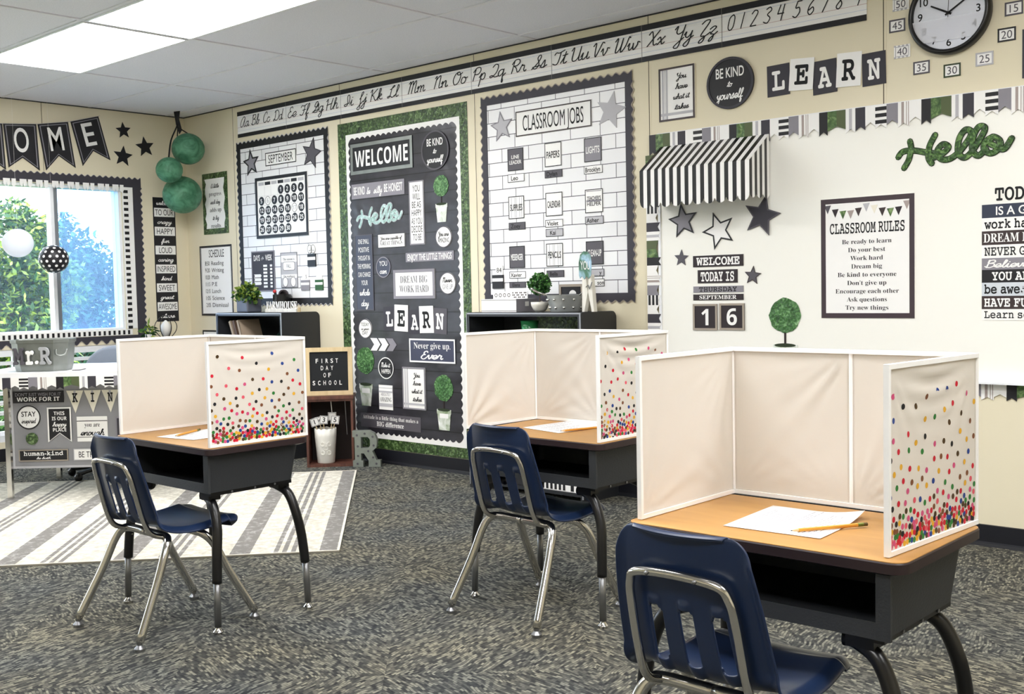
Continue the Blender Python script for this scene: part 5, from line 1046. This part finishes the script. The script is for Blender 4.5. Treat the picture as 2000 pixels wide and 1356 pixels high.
lf = Fr(c-e2*.098+V((0, 0, 0)), e1, (V((0, 0, 1))-e2*.09)); M_ = mat('pale_grey_letter', '#aeb0b4', .5)
for ch, a, h, w, mm, l in (('M', -.088, .088, .062, dgrey, 'dark grey letter M on the metal tub'), ('r', -.028, .09, .044, white, 'white letter r on the metal tub'), ('R', .055, .09, .062, M_, 'pale grey letter R on the metal tub')):
    o = MB().text(lf, ch, 'slabb', a, .045, h, w, .006, thick=.012).build('wooden_letter', mm); tag(o, l, 'letter', 'letters on the metal tub')
o = MB().lathe(lf(.008, .053, .006), [(.009, 0), (.009, .012)], 16, lf).build('wooden_dot', white); tag(o, 'white full stop between the letters on the metal tub', 'letter', 'letters on the metal tub')
for i in range(2):
    o = MB().prism(Fr(c+e1*.19-e2*(.02)+V((0, 0, .001+.004*i)), e1, e2), rrect(-.012, -.05, .03, .05, .004), 0, .0035).build('striped_clip', white if i else black); tag(o, 'white layer of the striped clip beside the metal tub, upper one' if i else 'dark layer of the striped clip beside the metal tub, under the white one', 'pad')  # two layers of a striped clip, black under white
# round-backed grey chair behind the table
cc = A0+e1*.42+e2*1.02; t = empty('desk_chair', (cc.x, cc.y, 0), 'grey round-backed chair behind the teacher table', 'chair'); CG = mat('grey_chair_fabric', '#7d8694', .6); bf = Fr((cc.x, cc.y, .60), e1, (0, 0, 1))
m = MB(); m.prism(bf, [(a, b+.02) for a, b in arc(0, 0, .19, .17, n=36)], -.02, .03); o = m.build('backrest', CG, t); bv = o.modifiers.new('soft_edge', 'BEVEL'); bv.width = .018; bv.segments = 3
MB().prism(Fr((cc.x, cc.y, .42), e1, e2), rrect(-.21, -.44, .21, -.02, .06), 0, .05).build('seat', CG, t); b0 = cc-e2*.23
MB().tube([(b0.x, b0.y, .06), (b0.x, b0.y, .42)], .025, 12).build('post', STEELB, t); MB().tube([(cc.x, cc.y, .46), (cc.x+.0, cc.y+.0, .42), (b0.x, b0.y, .41)], .015, 8).build('back_bar', STEELB, t)
for i in range(5): a = i*2*PI/5; MB().tube([(b0.x, b0.y, .07), (b0.x+.22*math.cos(a), b0.y+.22*math.sin(a), .045)], .014, 8).build('base_arm', STEELB, t); MB().sphere((b0.x+.22*math.cos(a), b0.y+.22*math.sin(a), .025), .025, 10, 8).build('caster', STEELB, t)
# corner stand with wire lantern and sprig
t = empty('corner_stand', (.3, -.42, 0), 'small dark stand in the room corner behind the left desk shield', 'stand'); MB().box((.08, -.68, .77), (.5, -.18, .79)).build('stand_top', SHELFM, t)
for a in (.1, .46): 
    for b in (-.66, -.22): MB().box((a, b, 0), (a+.025, b+.025, .77)).build('leg', SHELFM, t)
c = V((.27, -.375, .79)); t = empty('wire_lantern', c, 'black wire heart-shaped lantern in the room corner', 'lantern')
for i in range(6):
    a = i*PI/3; d = V((math.cos(a), math.sin(a), 0)); MB().tube(cr([c+d*.03, c+d*.07+V((0, 0, .05)), c+d*.075+V((0, 0, .1)), c+d*.04+V((0, 0, .15)), c+V((0, 0, .165))], 5), .0028, 6).build('wire_rib', STEELB, t)
MB().lathe(c, [(.05, .0), (.05, .006)], 20).build('base_plate', STEELB, t); MB().lathe(c+V((0, 0, .006)), [(.022, 0), (.034, .05), (.036, .085), (.02, .11), (.004, .125)], 16).build('candle_bulb', mat('pearl_white', '#e8e6e0', .3), t, True)
t = empty('leaf_sprig', (.3, -.53, .79), 'small green sprig left of the wire lantern', 'plant'); rng = random.Random(5)
leaf_cloud([((.3, -.53, .855), .045)], 40, .05, rng, LF1).build('leaves', LF1, t); MB().lathe((.3, -.53, .79), [(.02, 0), (.026, .035)], 14).build('pot', white, t)
# paper lanterns
def ball(c, r, m_, label, name='paper_lantern', dots=None):
    t = empty(name, (c[0], c[1], c[2]-r), label, 'lantern'); m = MB(); n, k = 32, 18; F = XY
    pr = [(max(1e-6, r*math.sin(PI*i/k)*(1-.012*(i % 2))), -r*.96*math.cos(PI*i/k)) for i in range(k+1)]
    m.lathe(c, pr, n); m.build('paper_globe', m_, t, True)
    if dots:
        m = MB()
        for i in range(1, 9):
            th = PI*i/9; q = max(1, int(2*PI*r*math.sin(th)/(r*.42)))
            for j in range(q):
                a = 2*PI*(j+.5*(i % 2))/q; d = V((math.sin(th)*math.cos(a), math.sin(th)*math.sin(a), -math.cos(th)*.96)); u = d.orthogonal().normalized(); v = d.cross(u)
                m.add([V(c)+d*(r*1.008)+(u*math.cos(2*PI*s/10)+v*math.sin(2*PI*s/10))*r*.1 for s in range(10)], [list(range(10))])
        m.build('polka_dot_print', dots, t)
    return t
RB = []
for c, r, l in (((.372, -.2, 2.165), .118, 'green paper lantern at the top of the corner cluster'), ((.39, -.37, 2.0), .095, 'smaller green paper lantern on the left of the corner cluster'), ((.262, -.195, 1.84), .142, 'largest green paper lantern, lowest in the corner cluster')):
    t = ball(c, r, LANT, l); tag(t, None, None, 'green paper lanterns'); RB.append((V((c[0], c[1], c[2]+r*.955)), .0045 if r > .1 else .006))
o = MB().prism(Fr((.243, -.2, H), (.74, .67, 0), (0, 0, 1)), [(-.025, -.005), (.02, 0), (.012, -.06), (.03, -.14), (.01, -.17), (-.012, -.1)], -.003, .003).build('ribbon_bow', black); tag(o, 'black ribbon tied at the ceiling above the green lanterns', 'ribbon')
for p0, rr in RB: MB().tube(cr([p0, (p0+V((.245, -.2, H-.09)))/2+V((-.015, -.01, 0)), V((.245, -.2, H-.09)), V((.243, -.2, H-.002))], 4), rr, 6).build('ribbon_tail', black, o)
WL = bpy.data.materials.new('white_lantern_paper'); WL.use_nodes = True; nt = WL.node_tree; b_ = nt.nodes['Principled BSDF']; b_.inputs['Base Color'].default_value = (.9, .91, .95, 1); b_.inputs['Roughness'].default_value = .7; tr_ = N(nt, 'ShaderNodeBsdfTranslucent'); tr_.inputs[0].default_value = (.95, .95, .98, 1); mx = N(nt, 'ShaderNodeMixShader'); mx.inputs[0].default_value = .6; nt.links.new(b_.outputs[0], mx.inputs[1]); nt.links.new(tr_.outputs[0], mx.inputs[2]); nt.links.new(mx.outputs[0], nt.nodes['Material Output'].inputs[0])
for c, r, mm, d, l in (((.25, -1.416, 1.466), .098, WL, None, 'white paper lantern hanging before the left window pane'), ((.25, -1.179, 1.362), .098, black, white, 'black polka dot paper lantern hanging before the window mullion')):
    t = ball(c, r, mm, l, dots=d); MB().tube([(c[0], c[1], c[2]+r*.95), (c[0], c[1], H-.001)], .0004, 4).build('thread', white, t)

# ================================================================== bookcases
def bookcase(label, x0, x1, d, h, shelves, group=None):
    t = empty('bookcase', ((x0+x1)/2, -d/2, 0), label, 'bookcase', group); r = .035
    sp = [(0, 0), (d, 0), (d, h-.012), (d-.012, h), (r, h)]+[(r-r*math.sin(a), h-r+r*math.cos(a)) for a in [PI/2*i/5 for i in range(1, 6)]]
    for x in (x0, x1-.022): MB().prism(Fr((x, -.002, 0), (0, -1, 0), (0, 0, 1)), sp, -.022, 0).build('side_panel', SHELFM, t)
    MB().box((x0+.022, -d, h-.022), (x1-.022, -.03, h-.001)).build('top_panel', SHELFM, t); MB().box((x0+.022, -.012, .02), (x1-.022, -.004, h-.022)).build('back_panel', SHELFM, t)
    for z in shelves: MB().box((x0+.022, -d+.01, z-.018), (x1-.022, -.013, z)).build('shelf', SHELFM, t)
    MB().box((x0+.01, -d-.004, h-.010), (x1-.002, -d, h-.002)).box((x1-.010, -d-.004, .02), (x1-.002, -d, h-.010)).box((x0+.002, -d-.004, .02), (x0+.006, -d, h-.002)).build('front_trim', mat('grey_trim', '#9b9da2', .4, .3), t)
    return t
bookcase('black metal bookcase under the September board', .83, 1.597, .31, .972, (.06, .36, .66), 'black metal bookcases along the wall'); bookcase('black metal bookcase under the CLASSROOM JOBS board', 3.275, 4.084, .295, .972, (.045, .36, .66), 'black metal bookcases along the wall')
def leaning(x, tilt, c, label, w=.026, h=.27, y=-.2, z=.6605, dp=.17):
    f = Fr((x, y+dp/2, z), (math.cos(tilt), 0, -math.sin(tilt)), (math.sin(tilt), 0, math.cos(tilt))); t = empty('book', (x, y, z), label, 'book', 'books leaning in the bookcase')
    MB().rect(f, 0, 0, .003, h, 0, dp).rect(f, w-.003, 0, w, h, 0, dp).rect(f, 0, 0, w, h, dp-.003, dp).build('cover', c, t); MB().rect(f, .003, .004, w-.003, h-.004, .004, dp-.003).build('pages', cream, t)
bkc = mat('tan_book_cloth', '#a3917e', .6); bkd = mat('brown_book_cloth', '#5b463a', .6)
leaning(1.05, -.42, bkc, 'tan book leaning steeply in the left bookcase'); leaning(1.085, -.38, bkd, 'brown book leaning in the middle of three'); leaning(1.125, -.34, bkc, 'tan book leaning behind the other two')
def plant_mass(name, label, blobs, n, size, seed, lm, pot=None):
    c = blobs[0][0]; t = empty(name, (c[0], c[1], c[2]-blobs[0][1]), label, 'plant'); leaf_cloud(blobs, n, size, random.Random(seed), lm, .36).build('leaves', lm, t); return t
LF4 = leafmat('teal_green_leaves', ('#0e241f', '#28493f', '#8fb0a0'), .2)
t = plant_mass('trailing_plant', 'dark green plant inside the left bookcase', [((1.40, -.2, .755), .06), ((1.33, -.2, .74), .05), ((1.47, -.2, .74), .05)], 260, .045, 4, LF4); MB().lathe((1.40, -.2, .6605), [(.04, 0), (.055, .05), (.05, .06)], 18).build('pot', SHELFM, t)
t = empty('boxwood_backing', (1.4, -.02, .661), 'dark boxwood print lining the left bookcase', 'backing paper'); MB().box((1.2, -.018, .665), (1.57, -.0135, .948)).build('panel', GRASS, t)
t = empty('boxwood_backing', (3.75, -.02, .661), 'dark boxwood print lining the bookcase under the jobs board', 'backing paper'); MB().box((3.55, -.018, .665), (4.05, -.0135, .948)).build('panel', GRASS, t)
t = empty('green_vase', (3.655, -.2, .6605), 'tall green glass vase inside the right bookcase', 'vase'); MB().lathe((3.655, -.2, .6605), [(.03, 0), (.028, .1), (.042, .2), (.05, .265), (.046, .265), (.036, .2), (.02, .02)], 22).build('vase_body', mat('green_glass', '#2f7a4a', .2, 0, .5), t, True)
o = MB().box((3.32, -.27, .0455), (3.65, -.05, .26)).build('storage_box', mat('black_fabric_box', '#222225', .8)); tag(o, 'black fabric box low in the right bookcase', 'box')
t = empty('striped_bin', (3.88, -.16, .0455), 'black and white striped bin low in the right bookcase', 'bin'); MB().box((3.69, -.275, .0455), (4.05, -.03, .20)).build('bin_body', white, t)
m = MB(); [m.box((3.70+.0285*i, -.2762, .05), (3.715+.0285*i, -.275, .197)) for i in range(9)]; m.box((3.98, -.2762, .05), (4.0, -.275, .197)).box((4.02, -.2762, .05), (4.045, -.275, .197)); m.build('stripe_print', black, t)
# on the left bookcase
ZT = .9725
t = empty('potted_plant', (1.055, -.185, ZT), 'bushy green plant in a dark concrete cube pot', 'plant'); o = MB().box((.985, -.245, ZT), (1.115, -.125, ZT+.095)).build('cube_pot', mat('dark_concrete', '#5b5f6c', .5, var=.2, scale=16), t); bv = o.modifiers.new('rounded_edge', 'BEVEL'); bv.width = .008; bv.segments = 2
leaf_cloud([((1.05, -.185, ZT+.12), .075), ((1.0, -.2, ZT+.115), .06), ((1.1, -.2, ZT+.12), .06), ((1.05, -.19, ZT+.155), .05)], 1300, .027, random.Random(8), LF1, .4).build('leaves', LF1, t)
t = empty('pencil_cup', (1.272, -.068, ZT), 'black cup holding a red marker and tape', 'cup'); MB().lathe((1.272, -.068, ZT), [(.058, 0), (.062, .12), (.057, .12), (.054, .01)], 26).build('cup_body', STEELB, t, 40)
o = MB().tube([(1.25, -.085, ZT+.02), (1.236, -.098, ZT+.135)], .009, 10).build('marker', mat('black_marker', '#1c1c20', .4)); tag(o, 'red tipped marker standing in the black cup', 'marker'); MB().sphere((1.235, -.1, ZT+.14), .013, 12, 8).build('red_cap', mat('red_cap', '#c93a3a', .4), o, True)
o = MB().lathe((1.286, -.064, ZT+.118), [(.034, -.01), (.034, .01), (.024, .01), (.024, -.01)], 24, Fr((0, 0, 0), (.8, .6, 0), (0, 0, 1))).build('tape_roll', mat('dark_tape', '#3a3238', .4)); tag(o, 'roll of tape sticking out of the black cup', 'tape')
t = empty('farmhouse_sign', (1.385, -.155, ZT), 'white standing FARMHOUSE word sign on the left bookcase', 'sign'); MB().box((1.215, -.17, ZT), (1.565, -.14, ZT+.022)).build('base_block', PALEW, t)
MB().text(Fr((1.39, -.158, ZT), (1, 0, 0), (0, 0, 1)), 'FARMHOUSE', 'serif', 0, .0215, .05, .345, 0, thick=.003).build('letters', white, t)
t = empty('clothes_peg', (1.577, -.155, ZT), 'tiny wooden clothes peg at the end of the FARMHOUSE sign', 'peg')
for i in range(2): MB().box((1.57+.011*i, -.16, ZT), (1.577+.011*i, -.15, ZT+.03)).build('prong', PINE, t)
# on the right bookcase
t = empty('storage_carton', (3.47, -.16, ZT), 'white carton with grey end on the right bookcase', 'box'); MB().box((3.335, -.235, ZT), (3.592, -.06, ZT+.07)).build('carton', white, t); MB().box((3.592, -.235, ZT), (3.594, -.06, ZT+.07)).build('grey_end', grey, t); MB().rect(Fr((3.594, -.235, ZT), (0, 1, 0), (0, 0, 1)), .07, .03, .1, .055, 0, .001).build('end_label', white, t)
MB().box((3.335, -.2362, ZT+.0635), (3.592, -.235, ZT+.0655)).box((3.335, -.2362, ZT+.006), (3.592, -.235, ZT+.008)).build('lid_line', dgrey, t)
t = empty('sticker_sheet', (3.47, -.15, ZT+.07), 'patterned sticker sheet standing on the white carton', 'sheet'); sf = Fr((3.345, -.15, ZT+.0705), (1, 0, 0), (0, 0, 1)); MB().rect(sf, 0, 0, .255, .04, -.004, 0).build('sheet', white, t)
m = MB(); rng = random.Random(3)
for i in range(4): m.ring(sf, arc(.022+.032*i, .02, .011, .011, n=16), arc(.022+.032*i, .02, .007, .007, n=16), 0, .0006)
for i in range(10):
    for j in range(3): m.prism(sf, arc(.148+.0105*i, .008+.012*j, .0045, .0045, n=10), 0, .0006) if (i+j) % 3 else None
m.build('sticker_print', brown, t)
t = empty('topiary_plant', (3.73, -.2, ZT), 'little round topiary in a white bowl on the right bookcase', 'plant'); MB().lathe((3.73, -.2, ZT), [(.022, 0), (.036, .012), (.047, .035), (.049, .052), (.045, .052), (.03, .02)], 24).build('bowl', mat('white_ceramic', '#e6e3da', .35), t, True); MB().tube([(3.73, -.2, ZT+.03), (3.73, -.2, ZT+.11)], .0028, 6).build('stem', BARK, t)
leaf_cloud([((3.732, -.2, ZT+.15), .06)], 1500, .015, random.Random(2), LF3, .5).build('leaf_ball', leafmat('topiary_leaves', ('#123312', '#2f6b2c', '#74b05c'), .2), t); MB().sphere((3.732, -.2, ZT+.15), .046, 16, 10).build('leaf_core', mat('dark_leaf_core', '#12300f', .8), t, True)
t = empty('metal_bucket', (3.895, -.175, ZT), 'riveted galvanised bucket with handles on the right bookcase', 'bucket'); c = V((3.895, -.175, ZT)); MB().lathe(c, [(.084, 0), (.088, .006), (.104, .084), (.107, .088), (.102, .088), (.084, .008)], 36).build('bucket_body', mat('galvanised', '#b9bdbd', .4, .55, var=.15, scale=20), t, 40)
for j in range(2):
    for i in range(12):
        a = 2*PI*i/12; rr = .092+.012*j; p = c+V((rr*math.cos(a), rr*math.sin(a), .022+.042*j)); MB().sphere(p, .0075, 8, 6).build('rivet', chrome, t, True)
MB().tube(cr([c+V((-.085, -.06, .088)), c+V((-.115, -.085, .1)), c+V((-.16, -.1, .125))], 4), .006, 8).build('handle', chrome, t, True); MB().tube(cr([c+V((.1, -.02, .085)), c+V((.12, -.02, .1)), c+V((.135, -.02, .12))], 4), .004, 8).build('handle', chrome, t, True)
t = empty('little_frame', (3.82, -.06, ZT), 'small dark picture frame standing behind the galvanised bucket', 'picture frame'); lf2 = Fr((3.82, -.05, ZT+.001), (1, 0, 0), (0, 0, 1)); MB().frame(lf2, -.082, 0, .082, .142, .014, -.012, 0).build('frame_edge', taupe, t); MB().rect(lf2, -.068, .014, .068, .128, -.01, -.004).build('picture', black, t); MB().prism(lf2, arc(.01, .09, .024, .02, 0, PI, 16, False), -.004, -.003).build('white_spot', white, t)
t = empty('giant_clothespin', (4.07, -.2, ZT), 'giant whitewashed clothespin standing on the bookcase end', 'clothespin'); cf = Fr((4.058, -.2, ZT), (1, 0, 0), (0, 0, 1))
MB().prism(cf, [(-.032, 0), (-.018, 0), (.006, .1), (-.008, .19), (-.028, .19), (-.03, .1)], -.014, .014).build('prong', PALEW, t); MB().prism(cf, [(.03, 0), (.044, 0), (.036, .1), (.028, .19), (.014, .19), (.008, .1)], -.014, .014).build('prong', PALEW, t); MB().tube([cf(.0, .125, .02), cf(.012, .135, .017), cf(.022, .115, .019), cf(.036, .15, .0155)], .0025, 6).build('spring', silver, t)
YB = leafy('watercolour_tag', [(.3, '#23472c'), (.5, '#4b7a60'), (.65, '#a9cbe2')], 9, .3)
o = MB().prism(cf, [(-.045, .185), (-.04, .17), (-.026, .182), (-.012, .165), (.002, .182), (.016, .168), (.032, .185), (.036, .25), (.03, .285), (.01, .305), (-.014, .308), (-.036, .29), (-.046, .25)], .0145, .018).build('paper_tag', YB); tag(o, 'green and blue YOU tag gripped by the giant clothespin', 'tag'); MB().text(cf, 'YOU', 'sans', -.004, .215, .042, .06, .0187).build('lettering', white, o)

# ================================================================== awning on the whiteboard
t = empty('striped_awning', (4.69, -.1, 1.48), 'black and white striped awning at the whiteboard corner', 'awning'); x0, x1, yr, zr, yf, zf, zb = 4.388, 4.99, -.02, 1.785, -.2, 1.655, 1.508; n = 28; st = (x1-x0)/n; m = MB()
ns = 10; sw = (x1-x0)/ns
def sc(x): q = ((x-x0)/sw) % 1.; return zb-.034*math.sqrt(max(0, 1-(2*q-1)**2))
for i in range(n):
    a, b = x0+st*i, x0+st*(i+1); m.use(STEELB if i % 2 == 0 else white); m.add([(a, yr, zr), (b, yr, zr), (b, yf, zf), (a, yf, zf)], [[0, 1, 2, 3]])
    k = 6; xs = [a+(b-a)*j/k for j in range(k+1)]; m.add([(a, yf, zf), (b, yf, zf)]+[(x, yf, sc(x-1e-6 if x == b else x+1e-6)) for x in xs[::-1]], [list(range(k+3))])
o = m.build('awning_cloth', None, t); s = o.modifiers.new('cloth_thickness', 'SOLIDIFY'); s.thickness = .002; s.offset = -1
for x, sx in ((x0, -1), (x1, 1)):
    m = MB(); k = 8
    for i in range(k):
        a, b = yf+(yr-yf)*i/k, yf+(yr-yf)*(i+1)/k; za, zc = [zf+(zr-zf)*(q-yf)/(yr-yf) for q in (a, b)]; m.use(STEELB if i % 2 == 0 else white)
        bb = [(x, a+(b-a)*j/3, zb-.02*abs(math.sin(PI*(a+(b-a)*j/3-yf)/.06))) for j in range(4)]; m.add([(x, a, za), (x, b, zc)]+bb[::-1], [list(range(6))])
    o = m.build('side_flap', None, t); s = o.modifiers.new('cloth_thickness', 'SOLIDIFY'); s.thickness = .002; s.offset = 0

# ================================================================== crate, letter board, pot of number sticks, marquee R
c1 = V((.69, .724, 0)); c2 = V((-.724, .69, 0)); CO = V((1.955, -.413, 0)); CP = Fr(CO, c1, c2); Wc, Dc, Hc = .295, .21, .448
t = empty('wooden_crate', CO+c1*Wc/2+c2*Dc/2, 'reddish wooden crate standing on end between bookcase and WELCOME panel', 'crate')
MB().rect(CP, -.006, -.008, Wc+.006, Dc, Hc-.02, Hc).build('top_board', CRATEW, t); MB().rect(CP, 0, 0, Wc, Dc, .0, .018).build('bottom_board', CRATEW, t)
for a in (0, Wc-.014): MB().rect(CP, a, 0, a+.014, Dc, .018, Hc-.02).build('side_board', CRATEW, t)
MB().rect(CP, .014, Dc-.008, Wc-.014, Dc, .018, Hc-.02).build('back_board', mat('dark_crate_back', '#241917', .7), t); MB().rect(CP, .014, .002, Wc-.014, .012, Hc-.034, Hc-.02).build('lip', CRATEW, t)
t = empty('letter_board', CO+c1*.147+c2*.05+V((0, 0, Hc)), 'pale wood framed letter board on the crate saying FIRST DAY OF SCHOOL', 'letter board'); LB = Fr(CO+c1*.148+c2*.045+V((0, 0, Hc+.001)), c1, V((0, 0, 1))+c2*.06)
MB().frame(LB, -.148, 0, .148, .303, .028, -.024, .004).build('frame', PINE, t); MB().rect(LB, -.122, .026, .122, .277, -.018, -.006).build('felt', mat('ribbed_black_felt', '#26282b', .9), t)
m = MB(); [m.rect(LB, -.12, .03+.0075*i, .12, .0335+.0075*i, -.006, -.0048) for i in range(33)]; m.build('felt_ribs', mat('ribbed_black_felt', '#26282b', .9), t)
for s_, z in (('FIRST', .205), ('DAY', .160), ('OF', .115), ('SCHOOL', .066)):
    n = len(s_); pit = .0335 if n > 5 else .031
    for i, ch in enumerate(s_): MB().text(LB, ch, 'sansb', -.012+(i-(n-1)/2)*pit, z, .027, .004 if ch == 'I' else .0155, -.0045, thick=.002).build('letter', white, t)
pc = V((1.984, -.284, .0185)); t = empty('white_pot', pc, 'tall white embossed pot inside the crate', 'pot'); CER = mat('white_enamel', '#e9e7e0', .4)
m = MB(); n = 48; pr = [(.052, 0), (.055, .004), (.068, .17), (.07, .215), (.067, .215), (.064, .17), (.05, .006)]; vs = []
for k, (r, z) in enumerate(pr):
    for i in range(n): a = 2*PI*i/n; vs.append(pc+V((r*math.cos(a), r*math.sin(a), z+(.008*abs(math.sin(a*6)) if z > .2 else 0))))
m.add(vs, [[k*n+i, k*n+(i+1) % n, (k+1)*n+(i+1) % n, (k+1)*n+i] for k in range(len(pr)-1) for i in range(n)]+[list(range(n))[::-1], [6*n+i for i in range(n)]]); m.build('pot_body', CER, t, True)
cd_ = (V((7.54, -4.618, 0))-V((2.016, -.315, 0))).normalized(); cdr = V((-cd_.y, cd_.x, 0))
for rz in (.07, .1, .125):
    for j in (-1, 1) if rz != .1 else (0,):
        d = (cd_+cdr*.32*j).normalized(); rr = .0555+.0135*rz/.17+.001; ff = Fr(pc+d*rr+V((0, 0, rz)), V((-d.y, d.x, 0)), (0, 0, 1)); MB().ring(ff, arc(0, 0, .014, .014, n=20), arc(0, 0, .01, .01, n=20), -.002, .003).build('embossed_ring', CER, t)
for ch, a, z, rot, b, l in (('1', -.066, .262, .28, .012, 'numbered card 1 on a stick in the white pot'), ('4', -.035, .268, .15, .0, 'numbered card 4 on a stick in the white pot'), ('3', -.008, .274, -.1, .008, 'numbered card 3 on a stick in the white pot'), ('2', .045, .292, 0, -.012, 'blank-looking card on the tallest stick in the white pot'), ('5', .062, .272, -.12, .014, 'numbered card 5 on a stick in the white pot')):
    f = Fr(pc+cdr*a+cd_*b+V((0, 0, z-.0)), cdr, (0, 0, 1)).sub(0, 0, 0, rot); t = empty('number_stick', f(0, -.1, 0), l, 'number stick', 'number sticks in the pot'); MB().rect(f, -.026, -.026, .026, .026, 0, .0025).build('card', white, t); MB().frame(f, -.024, -.024, .024, .024, .0025, .0025, .003).build('card_border', dgrey, t)
    if ch != '2': MB().text(f, ch, 'sansb', 0, -.014, .03, None, .0032).build('lettering', ink, t)
    else: MB().tube([f(0, .02, -.002), f(-.006, .1, -.002)], .0028, 6).build('upper_stick', PALEW, t)
    MB().tube([f(0, -.02, -.002), pc+cdr*a*.35+V((0, 0, .1))], .0028, 6).build('stick', PINE, t)
q0, q1 = CP(.238, .1, .426), CP(.248, .1, .19); o = MB().tube([q0, q1], .0035, 8).build('metal_pointer', silver); tag(o, 'thin metal pointer hanging inside the crate', 'pointer')
rf = Fr((2.182, -.23, .001), (.80, .60, 0), (0, 0, 1)); ro = [(0, 0), (.066, 0), (.066, .04), (.054, .04), (.054, .085), (.072, .085), (.1, .04), (.1, 0), (.176, 0), (.176, .042), (.15, .042), (.125, .1), (.152, .122), (.156, .17), (.14, .21), (.108, .228), (0, .228), (0, .188), (.014, .188), (.014, .04), (0, .04)]
t = empty('marquee_letter', rf(.088, 0, -.025), 'grey metal marquee letter R on the floor below the WELCOME panel', 'letter')
def tri_hole(mb, outer, hole, d0, d1):
    bm = bmesh.new(); loops = []
    for P in (outer, hole):
        vs = [bm.verts.new((a, b, 0)) for a, b in P]; loops += [bm.edges.new((vs[i], vs[(i+1) % len(vs)])) for i in range(len(vs))]
    bmesh.ops.triangle_fill(bm, edges=loops, use_beauty=True, use_dissolve=False); bm.verts.index_update(); vv = [(v.co.x, v.co.y) for v in bm.verts]; ff = [[v.index for v in f.verts] for f in bm.faces]; bm.free()
    n = len(vv); mb.add([rf(a, b, d0) for a, b in vv]+[rf(a, b, d1) for a, b in vv], [f[::-1] for f in ff]+[[n+i for i in f] for f in ff])
    for P in (outer, hole): k = len(P); mb.add([rf(a, b, d0) for a, b in P]+[rf(a, b, d1) for a, b in P], [[i, (i+1) % k, k+(i+1) % k, k+i] for i in range(k)])
m = MB(); tri_hole(m, ro, [(.054, .118), (.098, .118), (.112, .135), (.112, .172), (.098, .188), (.054, .188)], -.045, 0); m.build('letter_body', mat('weathered_grey_metal', '#8b918a', .55, .5, var=.25, scale=18), t)
for a, b in ((.03, .02), (.034, .07), (.034, .13), (.03, .2), (.08, .21), (.13, .19), (.135, .135), (.1, .1), (.13, .06), (.15, .02)): MB().lathe(rf(a, b, .0), [(.006, .0), (.007, .002), (.004, .003), (.0, .001)], 12, rf).build('bulb_socket', dgrey, t)

# ------------------------------------------------------------------ drop helpers that no longer belong to anything
for o in list(bpy.data.objects):
    for k_ in ('wc', 't'):
        if k_ in o: del o[k_]
